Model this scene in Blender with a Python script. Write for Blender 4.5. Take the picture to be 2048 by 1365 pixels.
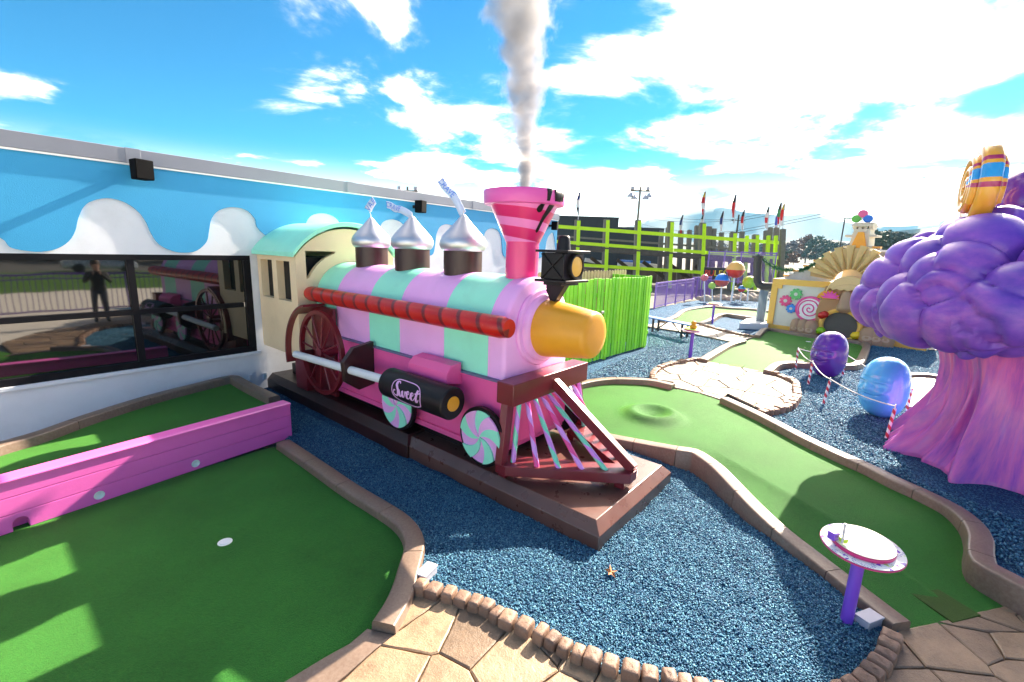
import bpy, bmesh, math, random
import numpy as np
from math import sin, cos, tan, pi, radians, hypot, atan2, sqrt
from mathutils import Vector, Matrix
random.seed(7); rng = np.random.default_rng(7)
for o in list(bpy.data.objects): bpy.data.objects.remove(o)
S = bpy.context.scene
COL = S.collection
# ------------------------------------------------------------------ camera
CAM_H = 2.5; PITCH = radians(11.34); ROLL = radians(1.9); AZ = radians(37.5); FPX = 910.0
fh = np.array([cos(AZ), sin(AZ), 0.]); r0 = np.array([fh[1], -fh[0], 0.])
FW = fh*cos(PITCH)+np.array([0, 0, -sin(PITCH)]); u0 = np.cross(r0, FW)
RT = r0*cos(ROLL)+u0*sin(ROLL); UP = -r0*sin(ROLL)+u0*cos(ROLL); CP = np.array([0, 0, CAM_H])
cam_d = bpy.data.cameras.new('camera'); cam = bpy.data.objects.new('camera', cam_d); COL.objects.link(cam)
cam_d.sensor_width = 36; cam_d.lens = FPX/2048*36; cam_d.clip_start = .05; cam_d.clip_end = 20000
m = Matrix.Identity(4)
for i in range(3):
    m[i][0] = RT[i]; m[i][1] = UP[i]; m[i][2] = -FW[i]; m[i][3] = CP[i]
cam.matrix_world = m; S.camera = cam
# ------------------------------------------------------------------ light, sky, exposure
SUN_AZ, SUN_EL = radians(-3.5), radians(32)
sd = Vector((cos(SUN_EL)*cos(SUN_AZ), cos(SUN_EL)*sin(SUN_AZ), sin(SUN_EL)))
sun_d = bpy.data.lights.new('sun', 'SUN'); sun_d.energy = 5.0; sun_d.angle = radians(.53); sun_d.color = (1, .95, .86)
sun = bpy.data.objects.new('sun', sun_d); COL.objects.link(sun); sun.rotation_euler = sd.to_track_quat('Z', 'Y').to_euler(); sun.location = sd*30
S.view_settings.view_transform = 'Standard'; S.view_settings.look = 'None'
S.view_settings.exposure = 2.05; S.view_settings.gamma = 1
S.view_settings.use_white_balance = True; S.view_settings.white_balance_temperature = 7500; S.view_settings.white_balance_tint = 12
W = bpy.data.worlds.new('World'); S.world = W; W.use_nodes = True
nt = W.node_tree; nt.nodes.clear(); N = nt.nodes.new; L = nt.links.new
def mth(op, a, b=None, c=None, clamp=False):
    n = N('ShaderNodeMath'); n.operation = op; n.use_clamp = clamp
    for i, x in enumerate((a, b, c)):
        if x is None: continue
        if isinstance(x, (int, float)): n.inputs[i].default_value = x
        else: L(x, n.inputs[i])
    return n.outputs[0]
sky = N('ShaderNodeTexSky'); sky.sky_type = 'NISHITA'; sky.sun_disc = False
sky.sun_elevation = SUN_EL; sky.sun_rotation = radians(90)-SUN_AZ; sky.altitude = 300; sky.air_density = 1.0; sky.dust_density = .15; sky.ozone_density = 2.2
hs = N('ShaderNodeHueSaturation'); hs.inputs['Saturation'].default_value = 1.78; hs.inputs['Value'].default_value = .74; L(sky.outputs[0], hs.inputs['Color'])
geo = N('ShaderNodeTexCoord'); sep = N('ShaderNodeSeparateXYZ'); L(geo.outputs['Generated'], sep.inputs[0])
zz = mth('MAXIMUM', sep.outputs[2], 0.0)
den = mth('ADD', zz, .10)
cx_ = mth('DIVIDE', sep.outputs[0], den); cy_ = mth('DIVIDE', sep.outputs[1], den)
cmb = N('ShaderNodeCombineXYZ'); L(cx_, cmb.inputs[0]); L(cy_, cmb.inputs[1]); cmb.inputs[2].default_value = 9.59
def noise(vec, scale, detail=6, rough=.55, dist=0.):
    n = N('ShaderNodeTexNoise'); n.inputs['Scale'].default_value = scale; n.inputs['Detail'].default_value = detail
    n.inputs['Roughness'].default_value = rough; n.inputs['Distortion'].default_value = dist; L(vec, n.inputs['Vector']); return n.outputs['Fac']
n1 = noise(cmb.outputs[0], 1.15, 10, .58, .3)
n2 = noise(cmb.outputs[0], .30, 3, .5)
# angle to the sun: forward scattering makes thin cloud near the sun bright and broad
dotn = N('ShaderNodeVectorMath'); dotn.operation = 'DOT_PRODUCT'; L(geo.outputs['Generated'], dotn.inputs[0]); dotn.inputs[1].default_value = sd
sunf = mth('POWER', mth('MAXIMUM', dotn.outputs['Value'], 0.), 3.0)
cov = mth('ADD', mth('ADD', n1, mth('MULTIPLY', mth('SUBTRACT', n2, .5), .75)), mth('MULTIPLY', sunf, .12))
mr = N('ShaderNodeMapRange'); mr.interpolation_type = 'SMOOTHSTEP'; L(cov, mr.inputs['Value']); mr.inputs['From Min'].default_value = .49; mr.inputs['From Max'].default_value = .72
hz = N('ShaderNodeMapRange'); hz.interpolation_type = 'SMOOTHSTEP'; L(zz, hz.inputs['Value']); hz.inputs['From Min'].default_value = .0; hz.inputs['From Max'].default_value = .17; hz.inputs['To Min'].default_value = .36; hz.inputs['To Max'].default_value = 0
thick = N('ShaderNodeMapRange'); thick.interpolation_type = 'SMOOTHSTEP'; L(noise(cmb.outputs[0], 2.1, 6, .6, .2), thick.inputs['Value']); thick.inputs['From Min'].default_value = .55; thick.inputs['From Max'].default_value = .70
fac = mth('MAXIMUM', mth('POWER', mr.outputs[0], 1.9), hz.outputs[0])
ccol = N('ShaderNodeMix'); ccol.data_type = 'RGBA'; L(thick.outputs[0], ccol.inputs['Factor'])
ccol.inputs[6].default_value = (25., 23., 21.4, 1); ccol.inputs[7].default_value = (1.15, 1.45, 2.0, 1)
cb = N('ShaderNodeMix'); cb.data_type = 'RGBA'; cb.blend_type = 'MULTIPLY'; cb.inputs['Factor'].default_value = 1
L(ccol.outputs[2], cb.inputs[6]); gl = N('ShaderNodeCombineColor'); gv = mth('ADD', 1.3, mth('MULTIPLY', sunf, .3))
for i in range(3): L(gv, gl.inputs[i])
L(gl.outputs[0], cb.inputs[7])
mixc = N('ShaderNodeMix'); mixc.data_type = 'RGBA'; L(fac, mixc.inputs['Factor']); L(hs.outputs[0], mixc.inputs[6]); L(cb.outputs[2], mixc.inputs[7])
bg = N('ShaderNodeBackground'); bg.inputs['Strength'].default_value = .066; L(mixc.outputs[2], bg.inputs['Color'])
wo = N('ShaderNodeOutputWorld'); L(bg.outputs[0], wo.inputs[0])
# ------------------------------------------------------------------ picture point -> place helpers (give real positions in metres)
def ray(px, py):
    d = FW*FPX+RT*(px-1024)-UP*(py-682.5); return d/np.linalg.norm(d)
def G(px, py, z=0.):
    d = ray(px, py); return CP+d*((z-CAM_H)/d[2])
def at(px, py, depth):
    d = FW*FPX+RT*(px-1024)-UP*(py-682.5); return CP+d*(depth/FPX)
def onY(px, py, Y):
    d = ray(px, py); return CP+d*(Y/d[1])
def onplane(px, py, p, n):
    d = ray(px, py); n = np.array(n, float); return CP+d*(((np.array(p)-CP)@n)/(d@n))
# ------------------------------------------------------------------ materials
MATS = {}
def lin(c):
    return tuple(((x/255)/12.92 if x/255 <= .04045 else ((x/255+.055)/1.055)**2.4) for x in c)
def newmat(name):
    m = bpy.data.materials.new(name); m.use_nodes = True; t = m.node_tree; b = t.nodes['Principled BSDF']; return m, t, b
class NT:
    def __init__(s, t): s.t = t
    def n(s, k, **kw):
        x = s.t.nodes.new('ShaderNode'+k)
        for a, v in kw.items(): setattr(x, a, v)
        return x
    def l(s, a, b): s.t.links.new(a, b)
    def math(s, op, a, b=None, c=None, clamp=False):
        n = s.n('Math', operation=op); n.use_clamp = clamp
        for i, x in enumerate((a, b, c)):
            if x is None: continue
            if isinstance(x, (int, float)): n.inputs[i].default_value = x
            else: s.l(x, n.inputs[i])
        return n.outputs[0]
    def noise(s, vec, scale, detail=3, rough=.5):
        n = s.n('TexNoise'); n.inputs['Scale'].default_value = scale; n.inputs['Detail'].default_value = detail; n.inputs['Roughness'].default_value = rough
        if vec is not None: s.l(vec, n.inputs['Vector'])
        return n.outputs['Fac']
    def ramp(s, fac, stops, interp='LINEAR'):
        r = s.n('ValToRGB'); r.color_ramp.interpolation = interp; e = r.color_ramp.elements
        while len(e) < len(stops): e.new(.5)
        for x, (p, c) in zip(e, stops): x.position = p; x.color = (*c, 1)
        s.l(fac, r.inputs[0]); return r.outputs[0]
    def mix(s, f, a, b, mode='MIX'):
        n = s.n('Mix', data_type='RGBA', blend_type=mode)
        for i, x in ((0, f), (6, a), (7, b)):
            if isinstance(x, (int, float)): n.inputs[i].default_value = x
            elif isinstance(x, tuple): n.inputs[i].default_value = (*x, 1)
            else: s.l(x, n.inputs[i])
        return n.outputs[2]
    def bump(s, h, strength, dist=.01):
        n = s.n('Bump'); n.inputs['Strength'].default_value = strength; n.inputs['Distance'].default_value = dist; s.l(h, n.inputs['Height']); return n.outputs[0]
def paint(name, rgb, rough=.5, var=.1, scale=3., bump=.0, bscale=60., metal=0., spec=.5, dirt=.0, coat=0.):
    """painted / plain surface: colour with slow mottling, fine grain relief and faint dirt"""
    if name in MATS: return MATS[name]
    m, t, b = newmat(name); q = NT(t); pos = q.n('NewGeometry').outputs['Position']
    a = tuple(max(0, x*(1-var)) for x in rgb); c = tuple(min(.95, x*(1+var)) for x in rgb)
    f = q.noise(pos, scale, 5, .6); col = q.mix(q.math('MULTIPLY_ADD', f, 1.6, -.3, True), a, c)
    if dirt > 0:
        d = q.noise(pos, 1.7, 7, .7); dm = q.math('MULTIPLY', q.math('MULTIPLY_ADD', d, 4, -2.1, True), dirt); col = q.mix(dm, col, (.14, .11, .09))
    q.l(col, b.inputs['Base Color']); b.inputs['Roughness'].default_value = rough; b.inputs['Metallic'].default_value = metal; b.inputs['Specular IOR Level'].default_value = spec
    rv = q.math('MULTIPLY_ADD', q.noise(pos, 7, 4), .22, rough-.11); q.l(rv, b.inputs['Roughness'])
    if coat: b.inputs['Coat Weight'].default_value = coat; b.inputs['Coat Roughness'].default_value = .12
    if bump > 0: q.l(q.bump(q.noise(pos, bscale, 4, .6), bump, .004), b.inputs['Normal'])
    MATS[name] = m; return m
# ------------------------------------------------------------------ mesh builder
class MB:
    def __init__(s): s.v = []; s.f = []; s.mi = []; s.cur = 0
    def add(s, vs, fs):
        k = len(s.v); s.v += [tuple(map(float, x)) for x in vs]
        for f in fs: s.f.append([k+i for i in f]); s.mi.append(s.cur)
        return s
    def box(s, x0, x1, y0, y1, z0, z1):
        return s.add([(x, y, z) for z in (z0, z1) for y in (y0, y1) for x in (x0, x1)],
                     [(0, 2, 3, 1), (4, 5, 7, 6), (0, 1, 5, 4), (2, 6, 7, 3), (0, 4, 6, 2), (1, 3, 7, 5)])
    def obox(s, c, a, b, d):
        """box from centre and three half-axis vectors"""
        c, a, b, d = (np.array(x, float) for x in (c, a, b, d))
        if np.dot(np.cross(a, b), d) < 0: a = -a
        return s.add([c+i*a+j*b+k*d for k in (-1, 1) for j in (-1, 1) for i in (-1, 1)],
                     [(0, 2, 3, 1), (4, 5, 7, 6), (0, 1, 5, 4), (2, 6, 7, 3), (0, 4, 6, 2), (1, 3, 7, 5)])
    def beam(s, p0, p1, w, h, up=(0, 0, 1)):
        p0, p1 = np.array(p0, float), np.array(p1, float); d = p1-p0; l = np.linalg.norm(d); d /= l
        sd_ = np.cross(d, up); nn = np.linalg.norm(sd_)
        if nn < 1e-4: sd_ = np.array([1., 0, 0]); nn = 1
        sd_ /= nn; u_ = np.cross(sd_, d)
        return s.obox((p0+p1)/2, d*l/2, sd_*w/2, u_*h/2)
    def rings(s, rs, closed=True, caps=True):
        n = len(rs[0]); vs = [p for r in rs for p in r]; fs = []
        for i in range(len(rs)-1):
            for j in range(n if closed else n-1):
                k = (j+1) % n; fs.append((i*n+j, i*n+k, (i+1)*n+k, (i+1)*n+j))
        if caps and closed:
            fs.append(tuple(reversed(range(n)))); fs.append(tuple((len(rs)-1)*n+j for j in range(n)))
        return s.add(vs, fs)
    def tube(s, pts, r, n=12, caps=True):
        pts = [np.array(p, float) for p in pts]; rr = r if hasattr(r, '__len__') else [r]*len(pts); rs = []; ref = None
        for i, p in enumerate(pts):
            d = pts[min(i+1, len(pts)-1)]-pts[max(i-1, 0)]; d = d/np.linalg.norm(d)
            if ref is None: ref = np.array([0, 0, 1.]) if abs(d[2]) < .9 else np.array([1., 0, 0])
            a = np.cross(d, ref); a /= np.linalg.norm(a); b = np.cross(a, d); ref = b
            rs.append([p+rr[i]*(cos(2*pi*j/n)*a-sin(2*pi*j/n)*b) for j in range(n)])
        return s.rings(rs, True, caps)
    def lathe(s, prof, n=32, c=(0, 0, 0), ax='z', caps=True):
        rs = []
        for r, h in prof:
            ring = []
            for j in range(n):
                t = 2*pi*j/n; x, y = r*cos(t), r*sin(t)
                if ax == 'z': p = (x, y, h)
                elif ax == 'y': p = (y, h, x)
                else: p = (h, x, y)
                ring.append((c[0]+p[0], c[1]+p[1], c[2]+p[2]))
            rs.append(ring)
        return s.rings(rs, True, caps)
    def prism(s, poly, f, d0, d1):
        """polygon list (a,b) extruded from d0 to d1 with f(a,b,d)->xyz"""
        n = len(poly); vs = [f(a, b, d0) for a, b in poly]+[f(a, b, d1) for a, b in poly]
        return s.add(vs, [tuple(reversed(range(n))), tuple(range(n, 2*n))]+[(j, (j+1) % n, n+(j+1) % n, n+j) for j in range(n)])
    def grid(s, fn, nu, nv):
        vs = [fn(i/nu, j/nv) for j in range(nv+1) for i in range(nu+1)]
        return s.add(vs, [(j*(nu+1)+i, j*(nu+1)+i+1, (j+1)*(nu+1)+i+1, (j+1)*(nu+1)+i) for j in range(nv) for i in range(nu)])
    def mesh(s, name, mats, smooth=35, fix=True):
        me = bpy.data.meshes.new(name); me.from_pydata(s.v, [], s.f)
        for m_ in (mats if isinstance(mats, (list, tuple)) else [mats]): me.materials.append(m_)
        if len(set(s.mi)) > 1: me.polygons.foreach_set('material_index', s.mi)
        if fix:
            bm = bmesh.new(); bm.from_mesh(me); bmesh.ops.recalc_face_normals(bm, faces=bm.faces); bm.to_mesh(me); bm.free()
        if smooth:
            me.polygons.foreach_set('use_smooth', [True]*len(me.polygons)); me.set_sharp_from_angle(angle=radians(smooth))
        me.update(); return me
    def build(s, name, mats, parent=None, smooth=35, bevel=0, off=None, fix=True):
        if off is not None: s.v = [(x-off[0], y-off[1], z-off[2]) for x, y, z in s.v]
        o = bpy.data.objects.new(name, s.mesh(name, mats, smooth, fix)); COL.objects.link(o)
        if parent is not None: o.parent = parent
        if bevel:
            b = o.modifiers.new('bevel', 'BEVEL'); b.width = bevel; b.segments = 2; b.limit_method = 'ANGLE'; b.angle_limit = radians(40); b.harden_normals = False
        return o
def tag(o, label=None, cat=None, group=None, kind=None):
    if label: o['label'] = label
    if cat: o['category'] = cat
    if group: o['group'] = group
    if kind: o['kind'] = kind
    return o
def thing(name, label, cat, loc=(0, 0, 0), rz=0., group=None):
    o = bpy.data.objects.new(name, None); COL.objects.link(o); o.location = tuple(float(x) for x in loc); o.rotation_euler = (0, 0, rz); o.empty_display_size = .1
    return tag(o, label, cat, group)
def inst(name, me, parent, loc=(0, 0, 0), rot=(0, 0, 0), sc=(1, 1, 1)):
    o = bpy.data.objects.new(name, me); COL.objects.link(o); o.parent = parent; o.location = tuple(map(float, loc)); o.rotation_euler = rot; o.scale = sc; return o
def copy_tree(o, parent=None):
    c = o.copy(); COL.objects.link(c); c.parent = parent
    for ch in list(o.children): copy_tree(ch, c)
    return c
def catmull(P, step=.06, closed=False):
    P = [np.array(p, float) for p in P]; out = []
    n = len(P)
    for i in range(n-1 if not closed else n):
        p1, p2 = P[i], P[(i+1) % n]; p0 = P[i-1] if (i > 0 or closed) else 2*p1-p2; p3 = P[(i+2) % n] if (i+2 < n or closed) else 2*p2-p1
        k = max(1, int(np.linalg.norm(p2[:2]-p1[:2])/step))
        for j in range(k):
            t = j/k; out.append(.5*((2*p1)+(p2-p0)*t+(2*p0-5*p1+4*p2-p3)*t*t+(3*p1-p0-3*p2+p3)*t**3))
    if not closed: out.append(P[-1])
    return out
def inside(x, y, poly):
    c = False; j = len(poly)-1
    for i in range(len(poly)):
        xi, yi = poly[i][0], poly[i][1]; xj, yj = poly[j][0], poly[j][1]
        if (yi > y) != (yj > y) and x < (xj-xi)*(y-yi)/(yj-yi)+xi: c = not c
        j = i
    return c
def inside_np(X, Y, poly):
    c = np.zeros(X.shape, bool); j = len(poly)-1
    for i in range(len(poly)):
        xi, yi = poly[i][0], poly[i][1]; xj, yj = poly[j][0], poly[j][1]
        if yi != yj:
            k = ((yi > Y) != (yj > Y)) & (X < (xj-xi)*(Y-yi)/(yj-yi)+xi); c ^= k
        j = i
    return c
# ================================================================== MATERIALS OF THE SETTING
def m_turf(name, c0, c1):
    m, t, b = newmat(name); q = NT(t); pos = q.n('NewGeometry').outputs['Position']
    f = q.noise(pos, 125, 4, .85); g = q.noise(pos, 1.3, 7, .65); w_ = q.noise(pos, 34, 3, .6)
    h = q.math('ADD', q.math('ADD', q.math('MULTIPLY', f, .75), q.math('MULTIPLY', g, .36)), q.math('MULTIPLY', w_, .14))
    col = q.ramp(h, [(.42, c0), (.82, c1)]); q.l(col, b.inputs['Base Color']); b.inputs['Roughness'].default_value = .6; b.inputs['Specular IOR Level'].default_value = .06
    b.inputs['Sheen Weight'].default_value = .35; b.inputs['Sheen Roughness'].default_value = .4; b.inputs['Sheen Tint'].default_value = (.5, 1, .2, 1)
    q.l(q.bump(f, .9, .008), b.inputs['Normal']); return m
TURF = m_turf('turf', (.0015, .028, .010), (.026, .200, .036))
MATTURF = m_turf('mat_turf', (.018, .032, .010), (.055, .085, .028))
LAWN = m_turf('lawn_grass', (.012, .03, .008), (.035, .065, .018))
def m_concrete(name, rgb, rough=.55, bump=.25, stain=.35, scale=1., orand=0.):
    m, t, b = newmat(name); q = NT(t); pos = q.n('NewGeometry').outputs['Position']
    f = q.noise(pos, 2.6*scale, 8, .65); f2 = q.noise(pos, 45*scale, 5, .65)
    col = q.mix(q.math('MULTIPLY_ADD', f, 2.2, -.6, True), tuple(x*(1-stain) for x in rgb), tuple(min(.9, x*(1+stain*.6)) for x in rgb))
    col = q.mix(q.math('MULTIPLY_ADD', f2, 1.5, -.6, True), col, q.mix(.18, col, (.75, .66, .55)))
    if orand:
        rv = q.n('ObjectInfo').outputs['Random']; col = q.mix(1., col, q.ramp(rv, [(0, (1-orand, 1-orand, 1-orand*.9)), (1, (1+orand*.35, 1+orand*.3, 1+orand*.2))]), 'MULTIPLY')
    q.l(col, b.inputs['Base Color']); b.inputs['Roughness'].default_value = rough
    q.l(q.math('MULTIPLY_ADD', f, .3, rough-.15), b.inputs['Roughness'])
    q.l(q.bump(q.math('ADD', q.math('MULTIPLY', f2, .5), q.noise(pos, 9*scale, 6, .6)), bump, .012), b.inputs['Normal']); return m
KERB = m_concrete('kerb_concrete', (.185, .122, .09), .40, .05, .24)
STONE = m_concrete('stamped_concrete', (.30, .195, .118), .45, .6, .42, 2., .45)
STONE2 = m_concrete('stamped_concrete_pale', (.32, .265, .205), .6, .4, .3, 2., .25)
STONE3 = m_concrete('stamped_concrete_grey', (.40, .33, .26), .45, .45, .35, 2.)
JOINT = paint('joint', (.14, .09, .06), .8, .3, 8)
LOGC = m_concrete('edging_concrete', (.27, .155, .105), .6, .4, .35, 3., .35)
def m_mulch():
    m, t, b = newmat('rubber_mulch_bed'); q = NT(t); pos = q.n('NewGeometry').outputs['Position']
    v = q.n('TexVoronoi'); v.inputs['Scale'].default_value = 62; mp = q.n('Mapping'); mp.inputs['Scale'].default_value = (1, 1.5, 1); q.l(pos, mp.inputs['Vector']); q.l(mp.outputs[0], v.inputs['Vector'])
    sp = q.n('SeparateColor'); q.l(v.outputs['Color'], sp.inputs[0])
    col = q.ramp(sp.outputs[0], [(0, (.010, .04, .11)), (.5, (.025, .13, .29)), (.8, (.05, .24, .42)), (1, (.14, .40, .55))])
    col = q.mix(q.math('MULTIPLY_ADD', q.noise(pos, .8, 5), 1.2, -.35, True), col, (.02, .08, .19))
    q.l(col, b.inputs['Base Color']); b.inputs['Roughness'].default_value = .75; b.inputs['Specular IOR Level'].default_value = .15
    h = q.math('ADD', v.outputs['Distance'], q.math('MULTIPLY', sp.outputs[1], .8)); q.l(q.bump(h, 1., .03), b.inputs['Normal']); return m
MULCH = m_mulch()
def m_chip():
    m, t, b = newmat('rubber_chip'); q = NT(t); g = q.n('NewGeometry')
    col = q.ramp(g.outputs['Random Per Island'], [(0, (.018, .07, .15)), (.30, (.034, .14, .26)), (.6, (.055, .215, .345)), (.88, (.105, .325, .445)), (1, (.19, .43, .53))])
    q.l(col, b.inputs['Base Color']); b.inputs['Roughness'].default_value = .62; b.inputs['Specular IOR Level'].default_value = .3; return m
CHIP = m_chip()
ASPH = m_concrete('asphalt', (.10, .10, .10), .75, .3, .3)
FARG = m_concrete('dry_ground', (.11, .10, .08), .9, .2, .4, .05)
# ================================================================== GROUND
def sheet(name, poly, z, mat, kind='structure'):
    mb = MB(); mb.add([(p[0], p[1], z) for p in poly], [tuple(range(len(poly)))]); o = mb.build(name, mat, smooth=0); tag(o, kind=kind); return o
R_ = 9000
sheet('ground', [(-R_, -R_), (R_, -R_), (R_, R_), (-R_, R_)], -.16, FARG)
ZF = .12          # level of the far course, a small step above the near gravel bed
# outlines ---------------------------------------------------------------------------------------------------
KA = [G(x, y, .11) for x, y in ((566, 882), (633, 927), (700, 973), (755, 1006), (797, 1033), (820, 1057), (829, 1082), (826, 1104), (818, 1132), (808, 1168), (793, 1203), (767, 1246))]
KBp = [(1120, 845, .22), (1206, 868, .22), (1288, 884, .23), (1332, 892, .25), (1360, 897, .27), (1388, 901, .27), (1412, 915, .265), (1438, 935, .26), (1470, 968, .24), (1515, 1014, .195), (1565, 1060, .155), (1612, 1097, .125), (1670, 1142, .115), (1740, 1196, .11), (1804, 1245, .11)]
KB = [G(x, y, z) for x, y, z in KBp]
KC = [G(x, y, .24) for x, y in ((1090, 800), (1120, 780), (1165, 764), (1215, 757), (1260, 757), (1305, 760), (1347, 769))]
KD = [G(x, y, .24) for x, y in ((1449, 795), (1523, 829), (1609, 873), (1680, 906), (1740, 932), (1790, 957), (1840, 979), (1908, 1013), (1948, 1045), (1963, 1074), (1963, 1099), (1972, 1127), (2010, 1146), (2060, 1172), (2140, 1205))]
KE = [G(x, y, .24) for x, y in ((1536, 741), (1549, 730), (1562, 725), (1590, 724), (1640, 727), (1690, 729), (1716, 725), (1728, 706), (1733, 690), (1722, 683), (1680, 677), (1615, 669), (1557, 659), (1531, 657), (1514, 671))]
KF = [G(x, y, .24) for x, y in ((1406, 718), (1433, 702), (1459, 688), (1486, 680))]
KU = [G(x, y, .42) for x, y in ((-60, 906), (0, 887), (80, 864), (180, 829), (300, 792), (390, 769), (452, 754), (466, 752), (490, 765), (520, 780), (548, 793))]
KG1 = [G(x, y, .24) for x, y in ((1325, 641), (1350, 632), (1366, 621), (1385, 616), (1420, 612), (1460, 615), (1500, 617), (1540, 622))]
KG2 = [G(x, y, .24) for x, y in ((1399, 646), (1418, 640), (1432, 631), (1448, 627), (1475, 630), (1520, 637))]
def xy(P): return [(p[0], p[1]) for p in P]
# lower left green
gl_poly = xy(catmull(KA))+[tuple(G(712, 1290)[:2]), tuple(G(650, 1325)[:2]), tuple(G(585, 1365)[:2]), (.6, 1.0), (-2.5, 1.0), (-2.5, 5.5), tuple(G(540, 900)[:2])]
sheet('putting_green_lower_left', gl_poly, .03, TURF)
gu_poly = [(p[0], p[1]) for p in catmull(KU)]+[(2.7, 5.62), (-.4, 5.42), (-1.2, 5.4)]
sheet('putting_green_upper_left', gu_poly, .315, TURF)
# main green with banked ridge and a cone round the hole
HOLE = G(1305, 826, .2)
rA, rB = G(1438, 908, .15)[:2], G(1745, 1095, .12)[:2]; rd = (rB-rA)/np.linalg.norm(rB-rA); rn = np.array([-rd[1], rd[0]])
if (np.array([3.8, .3])-rA)@rn < 0: rn = -rn
TL0 = G(1814, 1267, .035)[:2]; TL1 = G(2034, 1216, .035)[:2]; TLN = np.array([-(TL1-TL0)[1], (TL1-TL0)[0]]); TLN = TLN/np.linalg.norm(TLN)
if TLN@(-TL0) > 0: TLN = -TLN
def zgreen(x, y):
    z = .145; d = (np.array([x, y])-rA)@rn; s = (np.array([x, y])-rA)@rd
    fade = min(1, max(0, (s+.25)/.5)); z -= fade*.115*(1-math.exp(-max(0, d+.02)/.28)) if d > -.02 else 0
    e = max(0., s-1.6); z -= .10*min(1, e/1.2)*(1 if d < 0 else .0)
    r = hypot(x-HOLE[0], y-HOLE[1]); z += .085*math.exp(-((r-.30)/.12)**2)+.02*math.exp(-(r/.6)**2)-(.018*math.exp(-(r/.07)**2))
    tl_ = ((x-TL0[0])*TLN[0]+(y-TL0[1])*TLN[1]); k_ = min(1, max(0, tl_/.9)); z = .034+(z-.034)*k_*k_*(3-2*k_)
    return max(z, .030)
main_poly = xy(catmull(KB))+[tuple(G(1808, 1290, .03)[:2]), tuple(G(2034, 1238, .03)[:2]), tuple(G(2120, 1216, .03)[:2])]+xy(catmull(list(reversed(KD))))+[tuple(G(x, y, .14)[:2]) for x, y in ((1443, 803), (1400, 788), (1346, 778))]+xy(catmull(list(reversed(KC))))
def grid_surface(name, poly, zf, step, mat, excl=None, excl2=None):
    xs = [p[0] for p in poly]; ys = [p[1] for p in poly]
    X = np.arange(min(xs)-step, max(xs)+step*2, step); Y = np.arange(min(ys)-step, max(ys)+step*2, step)
    XX, YY = np.meshgrid(X, Y); C_ = inside_np(XX+step/2, YY+step/2, poly)
    if excl is not None: C_ &= ~inside_np(XX+step/2, YY+step/2, excl)
    if excl2 is not None: C_ &= ~inside_np(XX+step/2, YY+step/2, excl2)
    idx = -np.ones(XX.shape, int); mb = MB(); vs = []; fs = []
    def vid(j, i):
        if idx[j, i] < 0: idx[j, i] = len(vs); vs.append((XX[j, i], YY[j, i], zf(XX[j, i], YY[j, i])))
        return idx[j, i]
    for j in range(len(Y)-1):
        for i in range(len(X)-1):
            if C_[j, i]: fs.append((vid(j, i), vid(j, i+1), vid(j+1, i+1), vid(j+1, i)))
    mb.add(vs, fs); return mb.build(name, mat, smooth=80, fix=False)
o = grid_surface('putting_green_main', main_poly, zgreen, .035, TURF); tag(o, kind='structure')
tA, tB = G(1814, 1267, .035), G(2034, 1216, .035); tn = np.array([-(tB-tA)[1], (tB-tA)[0], 0]); tn /= np.linalg.norm(tn)
if tn@(CP-tA) < 0: tn = -tn
bmx = bmesh.new(); bmx.from_mesh(o.data); bmesh.ops.bisect_plane(bmx, geom=bmx.verts[:]+bmx.edges[:]+bmx.faces[:], plane_co=tuple(tA), plane_no=tuple(tn), clear_outer=True); bmx.to_mesh(o.data); bmx.free()
g2_poly = xy(catmull(KF))+[tuple(G(1511, 676, .13)[:2])]+xy(catmull(list(reversed(KE))))+[tuple(G(x, y, .13)[:2]) for x, y in ((1534, 748), (1480, 737), (1413, 725))]
sheet('putting_green_second', g2_poly, .15, TURF)
g3_poly = xy(catmull(KG1))+[tuple(G(x, y, .13)[:2]) for x, y in ((1560, 630), (1550, 640))]+xy(catmull(list(reversed(KG2))))+[tuple(G(1372, 652, .13)[:2])]
sheet('putting_green_third', g3_poly, .15, TURF)
# far gravel bed
def nz(x, y): return .5*sin(2.1*x+.7*y)*cos(1.7*y-.4*x)+.3*sin(5.3*x-3.1*y)+.2*sin(9.7*y+4*x)
far_poly = [(5.05, 8), (5.05, 3.6), (6, 2.9), (7.0, 1.2), (5.6, .2), (4.6, -.6), (3.9, -1.6), (3.5, -4.2), (30, -4.2), (30, 7.0), (12.0, 8)]
o = grid_surface('gravel_bed_far', far_poly, lambda x, y: .10+.014*nz(x, y), .06, MULCH, main_poly, [tuple(G(1814, 1267, .03)[:2]), tuple(G(2034, 1216, .03)[:2]), tuple(G(2200, 1178, .03)[:2]), (2.2, -6), (0, -6), (0, 0)]); tag(o, kind='structure')
# near gravel bed
logs_px = [(842, 1172), (868, 1178), (904, 1187), (930, 1195), (956, 1205), (979, 1214), (1000, 1228), (1022, 1238), (1055, 1252), (1082, 1265), (1111, 1279), (1137, 1294), (1170, 1307), (1200, 1318), (1229, 1329), (1262, 1340), (1300, 1350), (1340, 1359), (1390, 1371), (1450, 1386), (1520, 1398), (1590, 1402), (1650, 1394), (1695, 1376), (1728, 1357), (1752, 1336), (1768, 1314), (1777, 1293), (1785, 1268)]
LOGS = [G(x, y, .09) for x, y in logs_px]
near_poly = xy(catmull(LOGS))+xy(catmull(list(reversed(KB))))+[(5.4, 3.4), (5.2, 7.88), (2.95, 7.88), (2.86, 6.0)]+xy(catmull(KA))[:-6]
def znear(x, y):
    d = max(0, 1-abs(x-4.9)/.5)*max(0, min(1, (y-1.2)/.8))
    return .035+.018*nz(x, y)+.008*sin(11*x+3*y)*sin(8*y-4*x)+.10*d
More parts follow.
